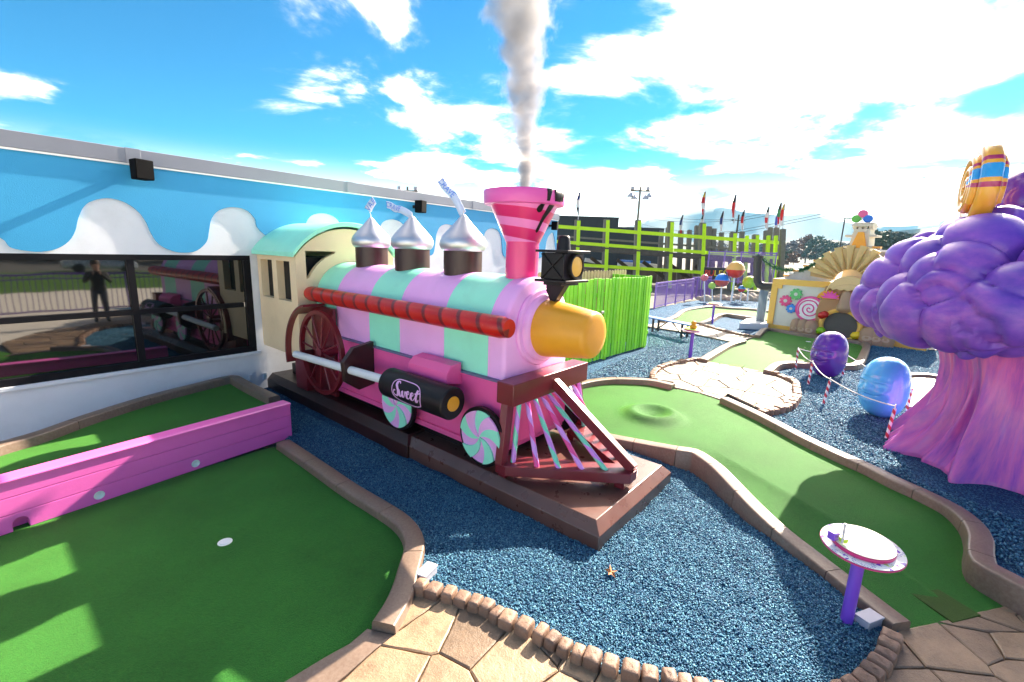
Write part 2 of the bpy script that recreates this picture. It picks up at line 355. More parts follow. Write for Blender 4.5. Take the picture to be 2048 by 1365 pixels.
o = grid_surface('gravel_bed_near', near_poly, znear, .05, MULCH); tag(o, kind='structure')
sheet('pavement_base', [(-2.5, -4.24), (9, -4.24), (9, 7.9), (-2.5, 7.9)], -.045, STONE3)
# ------------------------------------------------------------------ loose chips of rubber mulch
def chips(name, poly, zf, n, smin, smax, wfun=None):
    xs = np.array([p[0] for p in poly]); ys = np.array([p[1] for p in poly]); out = np.zeros((0, 2))
    while len(out) < n:
        c = rng.uniform((xs.min(), ys.min()), (xs.max(), ys.max()), (n, 2)); k = inside_np(c[:, 0], c[:, 1], poly)
        if wfun is not None: k &= rng.random(n) < wfun(c[:, 0], c[:, 1])
        out = np.vstack([out, c[k]])
    out = out[:n]; Z = np.array([zf(x, y) for x, y in out])
    base = np.array([(1, 0, 0), (-1, 0, 0), (0, 1, 0), (0, -1, 0), (0, 0, 1), (0, 0, -1)], float)
    tri = np.array([(0, 2, 4), (2, 1, 4), (1, 3, 4), (3, 0, 4), (2, 0, 5), (1, 2, 5), (3, 1, 5), (0, 3, 5)])
    s = rng.uniform(smin, smax, n); sc = np.stack([s, s*rng.uniform(.4, .65, n), s*rng.uniform(.3, .5, n)], 1)
    V = base[None]*sc[:, None, :]; V += rng.normal(0, 1, V.shape)*s[:, None, None]*.12
    tx = rng.normal(0, .55, n); ty = rng.normal(0, .55, n); tz = rng.uniform(0, 2*pi, n)
    def rot(V, a, i, j):
        c, s_ = np.cos(a)[:, None], np.sin(a)[:, None]; A, B = V[..., i].copy(), V[..., j].copy(); V[..., i] = A*c-B*s_; V[..., j] = A*s_+B*c
    rot(V, tx, 1, 2); rot(V, ty, 0, 2); rot(V, tz, 0, 1)
    V[..., 0] += out[:, 0, None]; V[..., 1] += out[:, 1, None]; V[..., 2] += (Z+.006+rng.uniform(-.004, .010, n))[:, None]
    F = (tri[None]+(np.arange(n)*6)[:, None, None]).reshape(-1, 3)
    me = bpy.data.meshes.new(name); me.vertices.add(n*6); me.vertices.foreach_set('co', V.reshape(-1)); me.loops.add(len(F)*3); me.loops.foreach_set('vertex_index', F.reshape(-1).astype(np.int32))
    me.polygons.add(len(F)); me.polygons.foreach_set('loop_start', np.arange(0, len(F)*3, 3, dtype=np.int32)); me.polygons.foreach_set('loop_total', np.full(len(F), 3, np.int32))
    me.materials.append(CHIP); me.update(calc_edges=True); me.validate(); o = bpy.data.objects.new(name, me); COL.objects.link(o); return o
o = chips('rubber_mulch_near', near_poly, znear, 140000, .006, .0135, lambda x, y: np.where((x > 3.2) & (x < 4.7) & (y > 1.45), 0, np.where(y > 4, .55, 1.)))
tag(o, 'loose blue rubber mulch chips spread round the candy train', 'mulch', kind='stuff')
far_vis = [tuple(G(x, y, .12)[:2]) for x, y in ((1535, 835), (1600, 800), (1560, 745), (1620, 728), (1720, 735), (1745, 690), (1900, 700), (1900, 800), (1790, 880), (1830, 960), (2100, 1060), (2048, 1150), (1990, 1110), (1950, 1030), (1760, 930))]
o = chips('rubber_mulch_far', far_vis, lambda x, y: .105+.014*nz(x, y), 42000, .011, .021)
tag(o, 'loose blue rubber mulch chips round the egg figures', 'mulch', kind='stuff')
far_vis2 = [tuple(G(x, y, .12)[:2]) for x, y in ((1180, 755), (1300, 755), (1315, 735), (1400, 715), (1460, 686), (1300, 655), (1295, 700), (1180, 745))]
o = chips('rubber_mulch_by_fence', far_vis2, lambda x, y: .105+.014*nz(x, y), 16000, .013, .024)
tag(o, 'loose blue rubber mulch chips in front of the green picket fence', 'mulch', kind='stuff')
# ------------------------------------------------------------------ kerbs
def kerb(name, label, pts, width, zb, nseg, mat=KERB, bev=.018, step=.06):
    C_ = catmull(pts, step); L_ = [0.]
    for a, b in zip(C_, C_[1:]): L_.append(L_[-1]+np.linalg.norm((b-a)[:2]))
    tot = L_[-1]; th = thing(name, label, 'kerb', (C_[len(C_)//2][0], C_[len(C_)//2][1], zb)); off = th.location
    def P_(s):
        i = min(len(L_)-2, max(0, int(np.searchsorted(L_, s))-1)); t = (s-L_[i])/max(1e-9, L_[i+1]-L_[i]); p = C_[i]*(1-t)+C_[i+1]*t
        a = C_[max(0, i-1)]; b = C_[min(len(C_)-1, i+2)]; d = (b-a)[:2]; d = d/np.linalg.norm(d); return p, np.array([-d[1], d[0]])
    for k in range(nseg):
        s0, s1 = tot*k/nseg+(.0035 if k else 0), tot*(k+1)/nseg-(.0035 if k < nseg-1 else 0); n = max(1, int((s1-s0)/step)); mb = MB(); rs = []
        for j in range(n+1):
            p, nn = P_(s0+(s1-s0)*j/n); w = width/2; z = p[2]
            rs.append([(p[0]+nn[0]*a, p[1]+nn[1]*a, h) for a, h in ((-w-.008, zb), (-w, z-bev), (-w+bev*.35, z-bev*.3), (-w+bev, z), (w-bev, z), (w-bev*.35, z-bev*.3), (w, z-bev), (w+.008, zb))])
        mb.rings(rs); mb.build('kerb_segment', mat, th, 50, off=off)
    return th
kerb('concrete_kerb', 'curved brown kerb round the near left green, ending by the log edging', KA, .165, -.03, 5)
kerb('concrete_kerb', 'brown kerb between the near gravel and the main green, rising and falling', KB, .16, -.03, 8)
kerb('concrete_kerb', 'short brown kerb behind the sunken hole beside the picket fence', KC, .16, .0, 3)
kerb('concrete_kerb', 'long brown kerb between the main green and the mushroom gravel, wavy near end', KD, .165, .0, 8)
kerb('concrete_kerb', 'brown kerb looping round the second green below the face building', KE, .17, .0, 8)
kerb('concrete_kerb', 'straight pale kerb on the left edge of the second green', KF, .2, .0, 2)
kerb('concrete_kerb', 'raised brown kerb along the white wall behind the pink board', KU, .15, .0, 5)
kerb('concrete_kerb', 'far curved kerb behind the third green near the giant lollipops', KG1, .2, .0, 4)
kerb('concrete_kerb', 'far curved kerb in front of the third green beside a gravel patch', KG2, .2, .0, 3)
# flat concrete strip at the lip of the lower left green
strip = [tuple(G(x, y)[:2]) for x, y in ((735, 1268), (700, 1298), (650, 1326), (585, 1366), (500, 1420), (620, 1420), (692, 1362), (752, 1308), (788, 1281))]
mb = MB(); mb.prism(strip, lambda a, b, d: (a, b, d), -.03, .042); o = mb.build('concrete_strip', KERB, bevel=.006); tag(o, kind='structure')
# ------------------------------------------------------------------ stamped paving
def clip(poly, p, n):
    out = []
    for i in range(len(poly)):
        a, b = np.array(poly[i]), np.array(poly[(i+1) % len(poly)]); da, db = (a-p)@n, (b-p)@n
        if da <= 0: out.append(tuple(a))
        if (da < 0 < db) or (db < 0 < da): out.append(tuple(a+(b-a)*da/(da-db)))
    return out
def area(p): return .5*sum(p[i][0]*p[(i+1) % len(p)][1]-p[(i+1) % len(p)][0]*p[i][1] for i in range(len(p)))
def paving(name, region, z, cell, mats, joint=.008, rise=.012, rnd=.47, ang=.4, vis=None, stretch=1.):
    base = sheet(name, region, z-.006, JOINT)
    xs = [p[0] for p in region]; ys = [p[1] for p in region]; pts = []; rr = random.Random(len(region)+int(cell*100))
    cxm, cym = sum(xs)/len(xs), sum(ys)/len(ys); ext = max(max(xs)-min(xs), max(ys)-min(ys)); nn = int(ext/cell)+3
    ca, sa = cos(ang), sin(ang)
    for j in range(-nn, nn+1):
        for i in range(-nn, nn+1):
            a = (i+(j % 2)*.5+rr.uniform(-rnd, rnd))*cell*stretch; b = (j+rr.uniform(-rnd, rnd))*cell; pts.append(np.array([cxm+a*ca-b*sa, cym+a*sa+b*ca]))
    reg = region if area(region) > 0 else region[::-1]
    for c in pts:
        if not (min(xs)-cell < c[0] < max(xs)+cell and min(ys)-cell < c[1] < max(ys)+cell): continue
        cur = list(reg)
        for d in sorted(pts, key=lambda q_: (q_-c)@(q_-c))[1:22]:
            mid = (c+d)/2; n_ = (d-c)/np.linalg.norm(d-c); cur = clip(cur, mid-n_*joint*.5, n_)
            if len(cur) < 3: break
        if len(cur) < 3: continue
        q = [cur[0]]
        for p in cur[1:]:
            if hypot(p[0]-q[-1][0], p[1]-q[-1][1]) > .012: q.append(p)
        if len(q) > 3 and hypot(q[0][0]-q[-1][0], q[0][1]-q[-1][1]) < .012: q.pop()
        if len(q) < 3 or abs(area(q)) < .004: continue
        # roughen the edge a little and round it
        q2 = []
        for i in range(len(q)):
            a, b = np.array(q[i]), np.array(q[(i+1) % len(q)]); k = max(1, int(np.linalg.norm(b-a)/.07))
            for t in range(k): q2.append(a+(b-a)*t/k+np.array([rr.uniform(-.003, .003), rr.uniform(-.003, .003)]))
        g = sum(q2)/len(q2); dz = rr.uniform(-.003, .003)
        mb = MB(); r1 = [(p[0], p[1], z-.02) for p in q2]; r2 = [(p[0], p[1], z+rise*.45+dz) for p in q2]
        ins = []
        for p in q2:
            v_ = g-p; l_ = np.linalg.norm(v_); v_ = v_/l_ if l_ > 1e-6 else v_; ins.append((p[0]+v_[0]*.011, p[1]+v_[1]*.011, z+rise+dz+rr.uniform(-.0012, .0012)))
        mb.rings([r1, r2, ins]); mb.build('paving_stone', rr.choice(mats), base, 25, off=None)
    return base
reg_near = [tuple(G(x, y)[:2]) for x, y in ((790, 1279), (828, 1205), (842, 1180))]+[tuple(p[:2]) for p in catmull(LOGS, .15)[1:-1]]+[tuple(G(x, y)[:2]) for x, y in ((1795, 1268), (1816, 1266), (1920, 1242), (2034, 1215), (2110, 1200))]+[(4.0, -1.9), (2.9, -1.5), (1.6, -.6), (.9, .6), tuple(G(600, 1420)[:2]), tuple(G(692, 1364)[:2]), tuple(G(754, 1309)[:2])]
paving('path_near', reg_near, .028, .34, [STONE], ang=.5, stretch=1.2)
reg_mid = [tuple(G(x, y, .14)[:2]) for x, y in ((1310, 757), (1309, 748), (1316, 739), (1330, 731), (1350, 726), (1375, 722), (1400, 721), (1413, 725), (1480, 737), (1534, 748), (1546, 748), (1569, 754), (1587, 764), (1590, 780), (1589, 797), (1574, 811), (1549, 818), (1525, 822), (1490, 806), (1455, 789), (1443, 802), (1400, 788), (1348, 777), (1346, 766), (1310, 762))]
paving('path_middle', reg_mid, .152, .42, [STONE2], ang=-.15, stretch=1.5, joint=.032)
reg_far = [tuple(G(x, y, .14)[:2]) for x, y in ((1290, 652), (1330, 645), (1395, 648), (1424, 656), (1449, 663), (1479, 670), (1511, 676), (1486, 681), (1466, 686), (1380, 667), (1300, 655))]
paving('path_far', reg_far, .15, .75, [STONE2], ang=.0, stretch=1.6, joint=.012)
# ------------------------------------------------------------------ log edging: each rounded stone a part
def log_mesh(k):
    rr = random.Random(k); mb = MB(); n = 12; rs = []
    for h, s in ((-.05, 1.0), (.066, 1.0), (.080, .96), (.088, .84), (.092, .5), (.093, .12)):
        rs.append([((.5*abs(cos(2*pi*j/n))**.36*np.sign(cos(2*pi*j/n)))*s*(1+rr.uniform(-.04, .04)), (.5*abs(sin(2*pi*j/n))**.36*np.sign(sin(2*pi*j/n)))*s*(1+rr.uniform(-.04, .04)), h+rr.uniform(-.004, .004)*(h > 0)) for j in range(n)])
    mb.rings(rs); return mb.mesh('edging_stone', LOGC, 45)
LM = [log_mesh(k) for k in range(6)]
def edging(label, pts, wid, dep, zoff, pitch=None):
    C_ = catmull(pts, .02); th = thing('log_edging', label, 'edging', (C_[len(C_)//2][0], C_[len(C_)//2][1], zoff)); acc = 0; last = None; k = 0; nxt = 0; rr = random.Random(len(pts))
    for a, b in zip(C_, C_[1:]):
        acc += np.linalg.norm((b-a)[:2])
        if acc >= nxt:
            d = (b-a)[:2]; wv = wid*rr.uniform(.78, 1.2); ang = atan2(d[1], d[0])+rr.uniform(-.12, .12)
            inst('edging_stone', LM[k % 6], th, (a[0]-th.location[0], a[1]-th.location[1], rr.uniform(-.012, .008)), (rr.uniform(-.04, .04), rr.uniform(-.04, .04), ang), (wv*1.02, dep*rr.uniform(.92, 1.08), rr.uniform(.95, 1.1))); k += 1; nxt = acc+wv*.97+(.010 if k % 3 == 0 else 0)
    return th
edging('brown log edging stones curving between the front path and the blue gravel', LOGS, .090, .115, .022)
edging('small log edging stones along the path in front of the picket fence', [G(x, y, .2) for x, y in ((1309, 757), (1306, 748), (1314, 738), (1330, 730), (1350, 725), (1375, 720), (1400, 717))], .12, .13, .13)
edging('small log edging stones curving round the path beside the purple egg', [G(x, y, .2) for x, y in ((1527, 822), (1549, 818), (1574, 811), (1589, 800), (1594, 788), (1593, 773), (1589, 763), (1569, 753), (1545, 745))], .12, .14, .13)
edging('far log edging stones along the path behind the second green', [G(x, y, .2) for x, y in ((1395, 646), (1424, 654), (1449, 661), (1479, 668), (1511, 673))], .16, .16, .13)
# ================================================================== THE TRAIN (local frame: x across, y back towards the wall, front at y=0)
TRZ = radians(-2.4); TORG = (3.17, 1.45, 0.)
PINK = paint('pink_paint', (.97, .11, .36), .42, .10, 2.2, .2, 90, dirt=.16)
PINK2 = paint('deep_pink_paint', (.80, .045, .22), .38, .10, 2.2, .1, 90, coat=.2)
LPINK = paint('light_pink_paint', (.80, .10, .42), .38, .08, 2.2, .1, 90, coat=.2)
MINT = paint('mint_paint', (.29, .86, .64), .42, .07, 2, .2, 90, dirt=.12)
LILAC = paint('lilac_paint', (.95, .42, .83), .42, .07, 2, .2, 90, dirt=.12)
TAN = paint('tan_paint', (.95, .69, .45), .5, .08, 2, .2, 90, dirt=.15)
MAROON = paint('maroon_paint', (.17, .012, .020), .34, .2, 3, .1, 80, coat=.3)
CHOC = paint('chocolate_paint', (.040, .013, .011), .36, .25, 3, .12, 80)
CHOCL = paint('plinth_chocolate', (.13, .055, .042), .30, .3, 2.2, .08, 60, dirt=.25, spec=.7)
BLACKP = paint('black_paint', (.010, .007, .008), .42, .3, 4, .1, 80, spec=.3)
ORANGE = paint('orange_paint', (.80, .34, .025), .40, .10, 3, .2, 120)
YEL = paint('lamp_yellow', (.80, .45, .07), .45, .1, 6)
WHITEP = paint('white_paint', (.78, .79, .82), .4, .06, 3, .08, 80)
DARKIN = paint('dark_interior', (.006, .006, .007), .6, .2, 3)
SILV = None
def m_foil():
    m, t, b = newmat('silver_foil'); q = NT(t); pos = q.n('NewGeometry').outputs['Position']; mp = q.n('Mapping'); mp.inputs['Scale'].default_value = (1, 1, 8); q.l(pos, mp.inputs[0])
    b.inputs['Base Color'].default_value = (.64, .65, .70, 1); b.inputs['Metallic'].default_value = .85; b.inputs['Roughness'].default_value = .42
    q.l(q.bump(q.noise(mp.outputs[0], 14, 5, .6), .12, .01), b.inputs['Normal']); return m
SILV = m_foil()
def m_licorice():
    m, t, b = newmat('licorice_red'); q = NT(t); tc = q.n('TexCoord'); s = q.n('SeparateXYZ'); q.l(tc.outputs['Object'], s.inputs[0])
    ang = q.math('ARCTAN2', q.math('SUBTRACT', s.outputs[2], 1.765), q.math('SUBTRACT', s.outputs[0], .14))
    ph = q.math('FRACT', q.math('ADD', q.math('MULTIPLY', s.outputs[1], 3.6), q.math('MULTIPLY', ang, .16)))
    pos = q.n('NewGeometry').outputs['Position']
    col = q.ramp(ph, [(0, (.50, .010, .008)), (.70, (.60, .016, .010)), (.76, (.17, .010, .014)), (.90, (.15, .010, .014)), (.96, (.48, .010, .008))])
    col = q.mix(q.math('MULTIPLY_ADD', q.noise(pos, 26, 5, .7), 3, -1.75, True), col, (.60, .14, .10))
    q.l(col, b.inputs['Base Color']); b.inputs['Roughness'].default_value = .33
    q.l(q.bump(q.math('ADD', q.math('COMPARE', ph, .83, .09), q.math('MULTIPLY', q.noise(pos, 70, 3), .6)), -.3, .006), b.inputs['Normal']); return m
LICO = m_licorice()
def m_stack():
    m, t, b = newmat('smokestack_stripes'); q = NT(t); tc = q.n('TexCoord'); s = q.n('SeparateXYZ'); q.l(tc.outputs['Object'], s.inputs[0])
    ang = q.math('ARCTAN2', q.math('SUBTRACT', s.outputs[1], 1.57), q.math('SUBTRACT', s.outputs[0], .785))
    ph = q.math('FRACT', q.math('ADD', q.math('MULTIPLY', s.outputs[2], 5.1), q.math('ADD', q.math('MULTIPLY', ang, .159155), .05)))
    col = q.ramp(ph, [(0, (.66, .020, .15)), (.55, (.72, .030, .17)), (.565, (.86, .22, .55)), (.985, (.88, .24, .58)), (1, (.66, .02, .15))])
    q.l(col, b.inputs['Base Color']); b.inputs['Roughness'].default_value = .3; b.inputs['Coat Weight'].default_value = .3; return m
STK = m_stack()
# ---- plinth (the train stands on it)
pl = thing('plinth', 'low chocolate brown plinth with sloped edges under the candy train', 'plinth', TORG, TRZ)
mb = MB()
def slab(mb, x0, x1, y0, y1, z0, z1, z2, ins):
    r = lambda k, z: [(x0+k, y0+k, z), (x1-k, y0+k, z), (x1-k, y1, z), (x0+k, y1, z)]
    mb.rings([r(0, z0), r(0, z1), r(ins, z2)])
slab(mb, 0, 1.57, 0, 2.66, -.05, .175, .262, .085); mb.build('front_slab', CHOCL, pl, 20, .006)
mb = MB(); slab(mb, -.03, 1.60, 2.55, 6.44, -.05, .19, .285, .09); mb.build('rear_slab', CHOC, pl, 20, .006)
mb = MB(); mb.box(.03, 1.50, -.014, 6.3, -.05, .012); mb.build('footing', WHITEP, pl, 0)
# ---- locomotive
lo = thing('candy_locomotive', 'pink steam locomotive with mint and lilac candy stripes facing the camera', 'train', TORG, TRZ)
UC = .785; BR = .555; ZC = 2.225-BR; VF = 1.29; VB = 5.08
# skirt
mb = MB(); mb.box(.19, 1.38, VF, VB+.1, .46, 1.185); sk = mb.build('skirt', PINK, lo, 20, .012)
mb = MB(); mb.box(.165, 1.405, VF+.03, VB, .40, .463); mb.build('lower_lip', PINK, sk, 20, .008)
mb = MB(); mb.box(.175, 1.395, VF+.005, VB, 1.187, 1.204); mb.build('ledge', paint('ledge_grey', (.16, .14, .26), .5), sk, 20)
mb = MB(); mb.box(.30, 1.27, 1.5, 6.2, .262, .46); mb.build('underframe', BLACKP, lo, 20)
# boiler bands
def arch(mb, y0, y1, r, zb, n=36):
    ring = lambda y: [(UC-r, y, zb)]+[(UC-r*cos(pi*j/n), y, ZC+r*sin(pi*j/n)) for j in range(n+1)]+[(UC+r, y, zb)]
    mb.rings([ring(y0), ring(y1)])
bl = None; cuts = [VB+.05, 4.507, 3.675, 3.016, 2.198, 1.524, VF+.05]
boil = MB(); arch(boil, VF+.05, VB, BR-.012, 1.19); bl = boil.build('boiler', LILAC, lo, 40)
for i in range(6):
    mb = MB(); arch(mb, cuts[i+1]+.0007, cuts[i]-.0007, BR, 1.2055); mb.build('boiler_band', MINT if i % 2 == 0 else LILAC, bl, 40)
mb = MB(); ring = lambda r, y: [(UC-r, y, 1.2055)]+[(UC-r*cos(pi*j/36), y, ZC+r*sin(pi*j/36)) for j in range(37)]+[(UC+r, y, 1.2055)]
mb.rings([ring(BR, VF+.05), ring(BR-.005, VF+.02), ring(BR-.025, VF)]); mb.build('boiler_front', LILAC, bl, 60)
mb = MB(); mb.lathe([(.40, VF+.01), (.415, VF-.02), (.40, VF-.045), (.36, VF-.05), (.355, VF-.09), (.33, VF-.11), (.2, VF-.11)], 48, (UC, 0, 1.70), 'y'); mb.build('collar_ring', LILAC, bl, 50)
mb = MB(); mb.lathe([(.305, VF-.10), (.302, VF-.16), (.238, .66), (.228, .622), (.205, .605), (.15, .60), (.01, .60)], 48, (UC, 0, 1.70), 'y'); mb.build('nose', ORANGE, lo, 50)
# twisted side tubes
for u in (.14, 1.43):
    mb = MB(); mb.tube([(u, y, 1.765) for y in np.linspace(1.17, 5.12, 40)], [.09]+[.108]*38+[.09], 24); t_ = mb.build('licorice_tube', LICO, lo, 50)
# smokestack
mb = MB(); mb.lathe([(.176, 2.12), (.176, 2.56), (.185, 2.60)], 48, (UC, 1.57, 0)); st = mb.build('smokestack', PINK2, lo, 60)
mb = MB(); mb.lathe([(.186, 2.585), (.192, 2.60), (.345, 2.93), (.36, 2.955)], 64, (UC, 1.57, 0)); mb.build('funnel', STK, st, 60)
mb = MB(); prof = [(.352, 2.953), (.418, 2.962), (.424, 2.98), (.432, 3.085), (.422, 3.10), (.392, 3.102), (.34, 3.06), (.15, 2.70), (.02, 2.69)]; mb.lathe(prof, 64, (UC, 1.57, 0)); mb.build('rim', LPINK, st, 40)
# black syrup drips on rim and funnel
def drip(a0, zs):
    mb = MB(); th_ = []
    for z, half, shift in zs:
        if z > 2.985: r = .425+(z-2.985)*.07
        elif z > 2.955: r = .414+(z-2.955)*.35
        else: r = .192+(z-2.60)/(2.955-2.60)*(.36-.192)
        r += .006; th_.append([(UC+r*cos(a0+shift+k*half/r), 1.57+r*sin(a0+shift+k*half/r), z) for k in np.linspace(-1, 1, 7)])
    mb.rings(th_, False, False); o = mb.build('syrup_drip', BLACKP, st, 60); so = o.modifiers.new('s', 'SOLIDIFY'); so.thickness = .008; so.offset = 1; return o
A0 = -1.62
drip(A0-.02, [(3.098, .075, .1), (3.05, .06, .1), (2.99, .05, .1), (2.955, .042, .08), (2.90, .036, .03), (2.84, .026, -.06), (2.78, .018, -.12), (2.74, .017, -.15), (2.71, .019, -.17), (2.69, .015, -.18), (2.68, .006, -.18)])
drip(A0-.23, [(3.098, .035, .0), (3.06, .026, .0), (3.0, .018, -.01), (2.985, .016, -.02), (2.955, .02, -.06), (2.93, .03, -.1), (2.905, .034, -.12), (2.885, .026, -.12), (2.875, .01, -.12)])
drip(A0+.16, [(3.098, .05, .12), (3.05, .045, .1), (2.995, .04, .08)])
# chocolate kisses on the boiler
FLAG = paint('paper_flag', (.62, .72, .92), .6, .06, 5)
FLAGT = paint('flag_print', (.10, .28, .78), .6, .1)
def text_mesh(body, size, mat, name='lettering', extrude=.0):
    c = bpy.data.curves.new(name, 'FONT'); c.body = body; c.size = size; c.align_x = 'CENTER'; c.align_y = 'CENTER'; c.extrude = extrude; c.resolution_u = 3
    o = bpy.data.objects.new(name, c); COL.objects.link(o); bpy.context.view_layer.update()
    me = bpy.data.meshes.new_from_object(o.evaluated_get(bpy.context.evaluated_depsgraph_get())); bpy.data.objects.remove(o); bpy.data.curves.remove(c)
    me.materials.clear(); me.materials.append(mat); return me
def flag(parent, p0, ctrl, wv, textat):
    """paper strip swept along ctrl points, wv = width vector; lettering near the free end"""
    C_ = catmull([np.array(p) for p in ctrl], .015); C_ = [np.array(p) for p in C_]; wv = np.array(wv, float)
    vd = np.array([.80, .58, .08]); hw_ = np.linalg.norm(wv); W_ = []
    for i in range(len(C_)):
        d = C_[min(i+1, len(C_)-1)]-C_[max(i-1, 0)]; n_ = np.cross(vd+np.array([.25*sin(i*.25), 0, .25*cos(i*.2)]), d); W_.append(n_/np.linalg.norm(n_)*hw_)
    mb = MB(); mb.rings([[tuple(p-w), tuple(p+w)] for p, w in zip(C_, W_)], False, False); f = mb.build('paper_flag', FLAG, parent, 60)
    so = f.modifiers.new('s', 'SOLIDIFY'); so.thickness = .004; so.offset = 0
    L_ = np.concatenate([[0], np.cumsum([np.linalg.norm(b-a) for a, b in zip(C_, C_[1:])])]); tl = L_[-1]
    me = text_mesh('CRAVE', .115*np.linalg.norm(wv)/.05, FLAGT); bm = bmesh.new(); bm.from_mesh(me); bmesh.ops.subdivide_edges(bm, edges=bm.edges[:], cuts=1); 
    for v in bm.verts:
        s = min(max(tl*textat-v.co.x*1.0, 0), tl-1e-4); i = min(len(C_)-2, int(np.searchsorted(L_, s, 'right'))-1); t = (s-L_[i])/(L_[i+1]-L_[i]); p = C_[i]*(1-t)+C_[i+1]*t
        d = C_[i+1]-C_[i]; wv = W_[i]; n = np.cross(d/np.linalg.norm(d), wv/np.linalg.norm(wv)); n = n/np.linalg.norm(n)
        if n@np.array([-1, -.9, .1]) < 0: n = -n
        wv = wv if wv[2] > 0 else -wv
        v.co = Vector(p+wv/np.linalg.norm(wv)*v.co.y*1.0+n*.006)
    bm.to_mesh(me); bm.free(); o = bpy.data.objects.new('lettering', me); COL.objects.link(o); o.parent = parent; return f
for k, (v, hh) in enumerate(((4.43, 0.), (3.47, 0.), (2.49, 0.))):
    ks = None
    mb = MB(); mb.lathe([(.232, 2.02), (.232, 2.475), (.21, 2.485)], 40, (UC, v, 0)); ks = mb.build('chocolate_kiss_base', CHOC, lo, 60)
    mb = MB(); mb.lathe([(.21, 2.462), (.246, 2.466), (.270, 2.495), (.284, 2.535), (.281, 2.575), (.258, 2.625), (.215, 2.675), (.163, 2.73), (.112, 2.785), (.072, 2.83), (.045, 2.862), (.027, 2.885), (.012, 2.897)], 48, (UC, v, 0)); fo = mb.build('foil_kiss', SILV, ks, 70)
    mb = MB(); mb.tube([(UC, v, 2.87), (UC, v, 2.94)], .006, 8); mb.build('flag_stick', WHITEP, ks)
    if k == 2: flag(ks, None, [(UC, v+.01, 2.90), (UC, v+.09, 3.01), (UC, v+.16, 3.10), (UC, v+.23, 3.155), (UC, v+.32, 3.22), (UC-.02, v+.40, 3.31)], (.004, .045, -.012), .74)
    if k == 1: flag(ks, None, [(UC, v+.01, 2.90), (UC, v+.12, 2.945), (UC, v+.25, 2.985), (UC, v+.36, 3.00), (UC, v+.48, 3.045), (UC, v+.56, 3.06)], (.0, .012, -.045), .72)
    if k == 0:
        mb = MB(); mb.tube([(UC, v, 2.93), (UC, v+.04, 2.99)], .004, 6); mb.build('flag_stick', WHITEP, ks)
        flag(ks, None, [(UC, v+.07, 3.0), (UC, v+.02, 3.05), (UC, v-.05, 3.10), (UC, v-.10, 3.13)], (.0, .03, .045), .55)
# head lamp
hl = None
mb = MB(); mb.box(.60, .95, .90, 1.17, 2.225, 2.485); hl = mb.build('headlamp', BLACKP, lo, 20, .006)
mb = MB(); mb.box(.565, .985, .84, 1.225, 2.487, 2.512); mb.build('lamp_roof', BLACKP, hl, 20, .005)
mb = MB(); mb.box(.565, .985, .845, 1.225, 2.198, 2.223); mb.build('lamp_floor', BLACKP, hl, 20, .005)
mb = MB(); mb.box(.62, .93, .93, 1.15, 2.165, 2.196); mb.build('lamp_foot', BLACKP, hl, 20, .004)
mb = MB(); mb.lathe([(.072, 2.513), (.060, 2.62), (.055, 2.645), (.040, 2.655), (.0, 2.656)], 28, (.775, 1.03, 0)); mb.build('lamp_chimney', BLACKP, hl, 50)
mb = MB(); mb.lathe([(.125, .90), (.125, .865), (.118, .858), (.105, .858), (.100, .875)], 40, (.785, 0, 2.355), 'y', True); mb.build('lamp_bezel', BLACKP, hl, 40)
mb = MB(); mb.lathe([(.098, .872), (.097, .868), (.06, .862), (.0, .860)], 40, (.785, 0, 2.355), 'y'); mb.build('lamp_lens', YEL, hl, 60)
for sg in (1, -1):
    mb = MB(); mb.beam((.594, .91, 2.355-.12*sg), (.594, 1.16, 2.355+.12*sg), .016, .022, (1, 0, 0)); mb.build('cross_brace', BLACKP, hl)
mb = MB(); mb.prism([(.97, 2.165), (1.20, 2.165), (1.20, 2.10), (1.13, 1.97), (1.10, 1.96)], lambda a, b, d: (d, a, b), .74, .83); mb.build('lamp_bracket', BLACKP, hl, 20, .004)
# buffer beam and cow catcher
mb = MB(); mb.box(.10, 1.46, 1.06, 1.275, 1.015, 1.235); bb = mb.build('buffer_beam', MAROON, lo, 20, .008)
cc = None; zt, zb_ = .445, .345; tip = (.80, .08); Lc = (.02, 1.13); Rc = (1.53, 1.13)
mb = MB(); inner = .12
mb.prism([(Lc[0]-.02, Lc[1]+.05), (Lc[0]-.02, Lc[1]-.08), (tip[0]-.10, tip[1]), (tip[0]+.04, tip[1]), (tip[0]+.02, tip[1]+.22), (Lc[0]+.20, Lc[1]+.05)], lambda a, b, d: (a, b, d), zb_, zt); cc = mb.build('cow_catcher_frame', MAROON, lo, 20, .006)
mb = MB(); mb.prism([(Rc[0]+.02, Rc[1]+.05), (Rc[0]-.20, Rc[1]+.05), (tip[0]+.0, tip[1]+.2), (tip[0]+.045, tip[1]+.01), (tip[0]+.10, tip[1]+.02), (Rc[0]+.02, Rc[1]-.08)], lambda a, b, d: (a, b, d), zb_+.002, zt-.002); mb.build('cow_catcher_frame', MAROON, lo, 20, .006)
mb = MB(); mb.beam((.79, 1.07, 1.13), (.80, .10, .46), .085, .10); mb.build('ridge_beam', MAROON, cc, 20, .006)
mb = MB(); mb.box(.70, .90, .14, .24, .262, .364); mb.build('front_foot', MAROON, cc, 20, .004)
for u, ub in ((.15, .03), (1.40, 1.50)):
    mb = MB(); mb.beam((u, 1.17, 1.014), (ub, 1.13, .43), .10, .085, (0, 1, 0)); mb.build('corner_post', MAROON, cc, 20, .005)
for u in (.15, 1.40):
    mb = MB(); mb.box(u-.06, u+.06, 1.12, 1.22, .262, .364); mb.build('foot', MAROON, cc, 20)
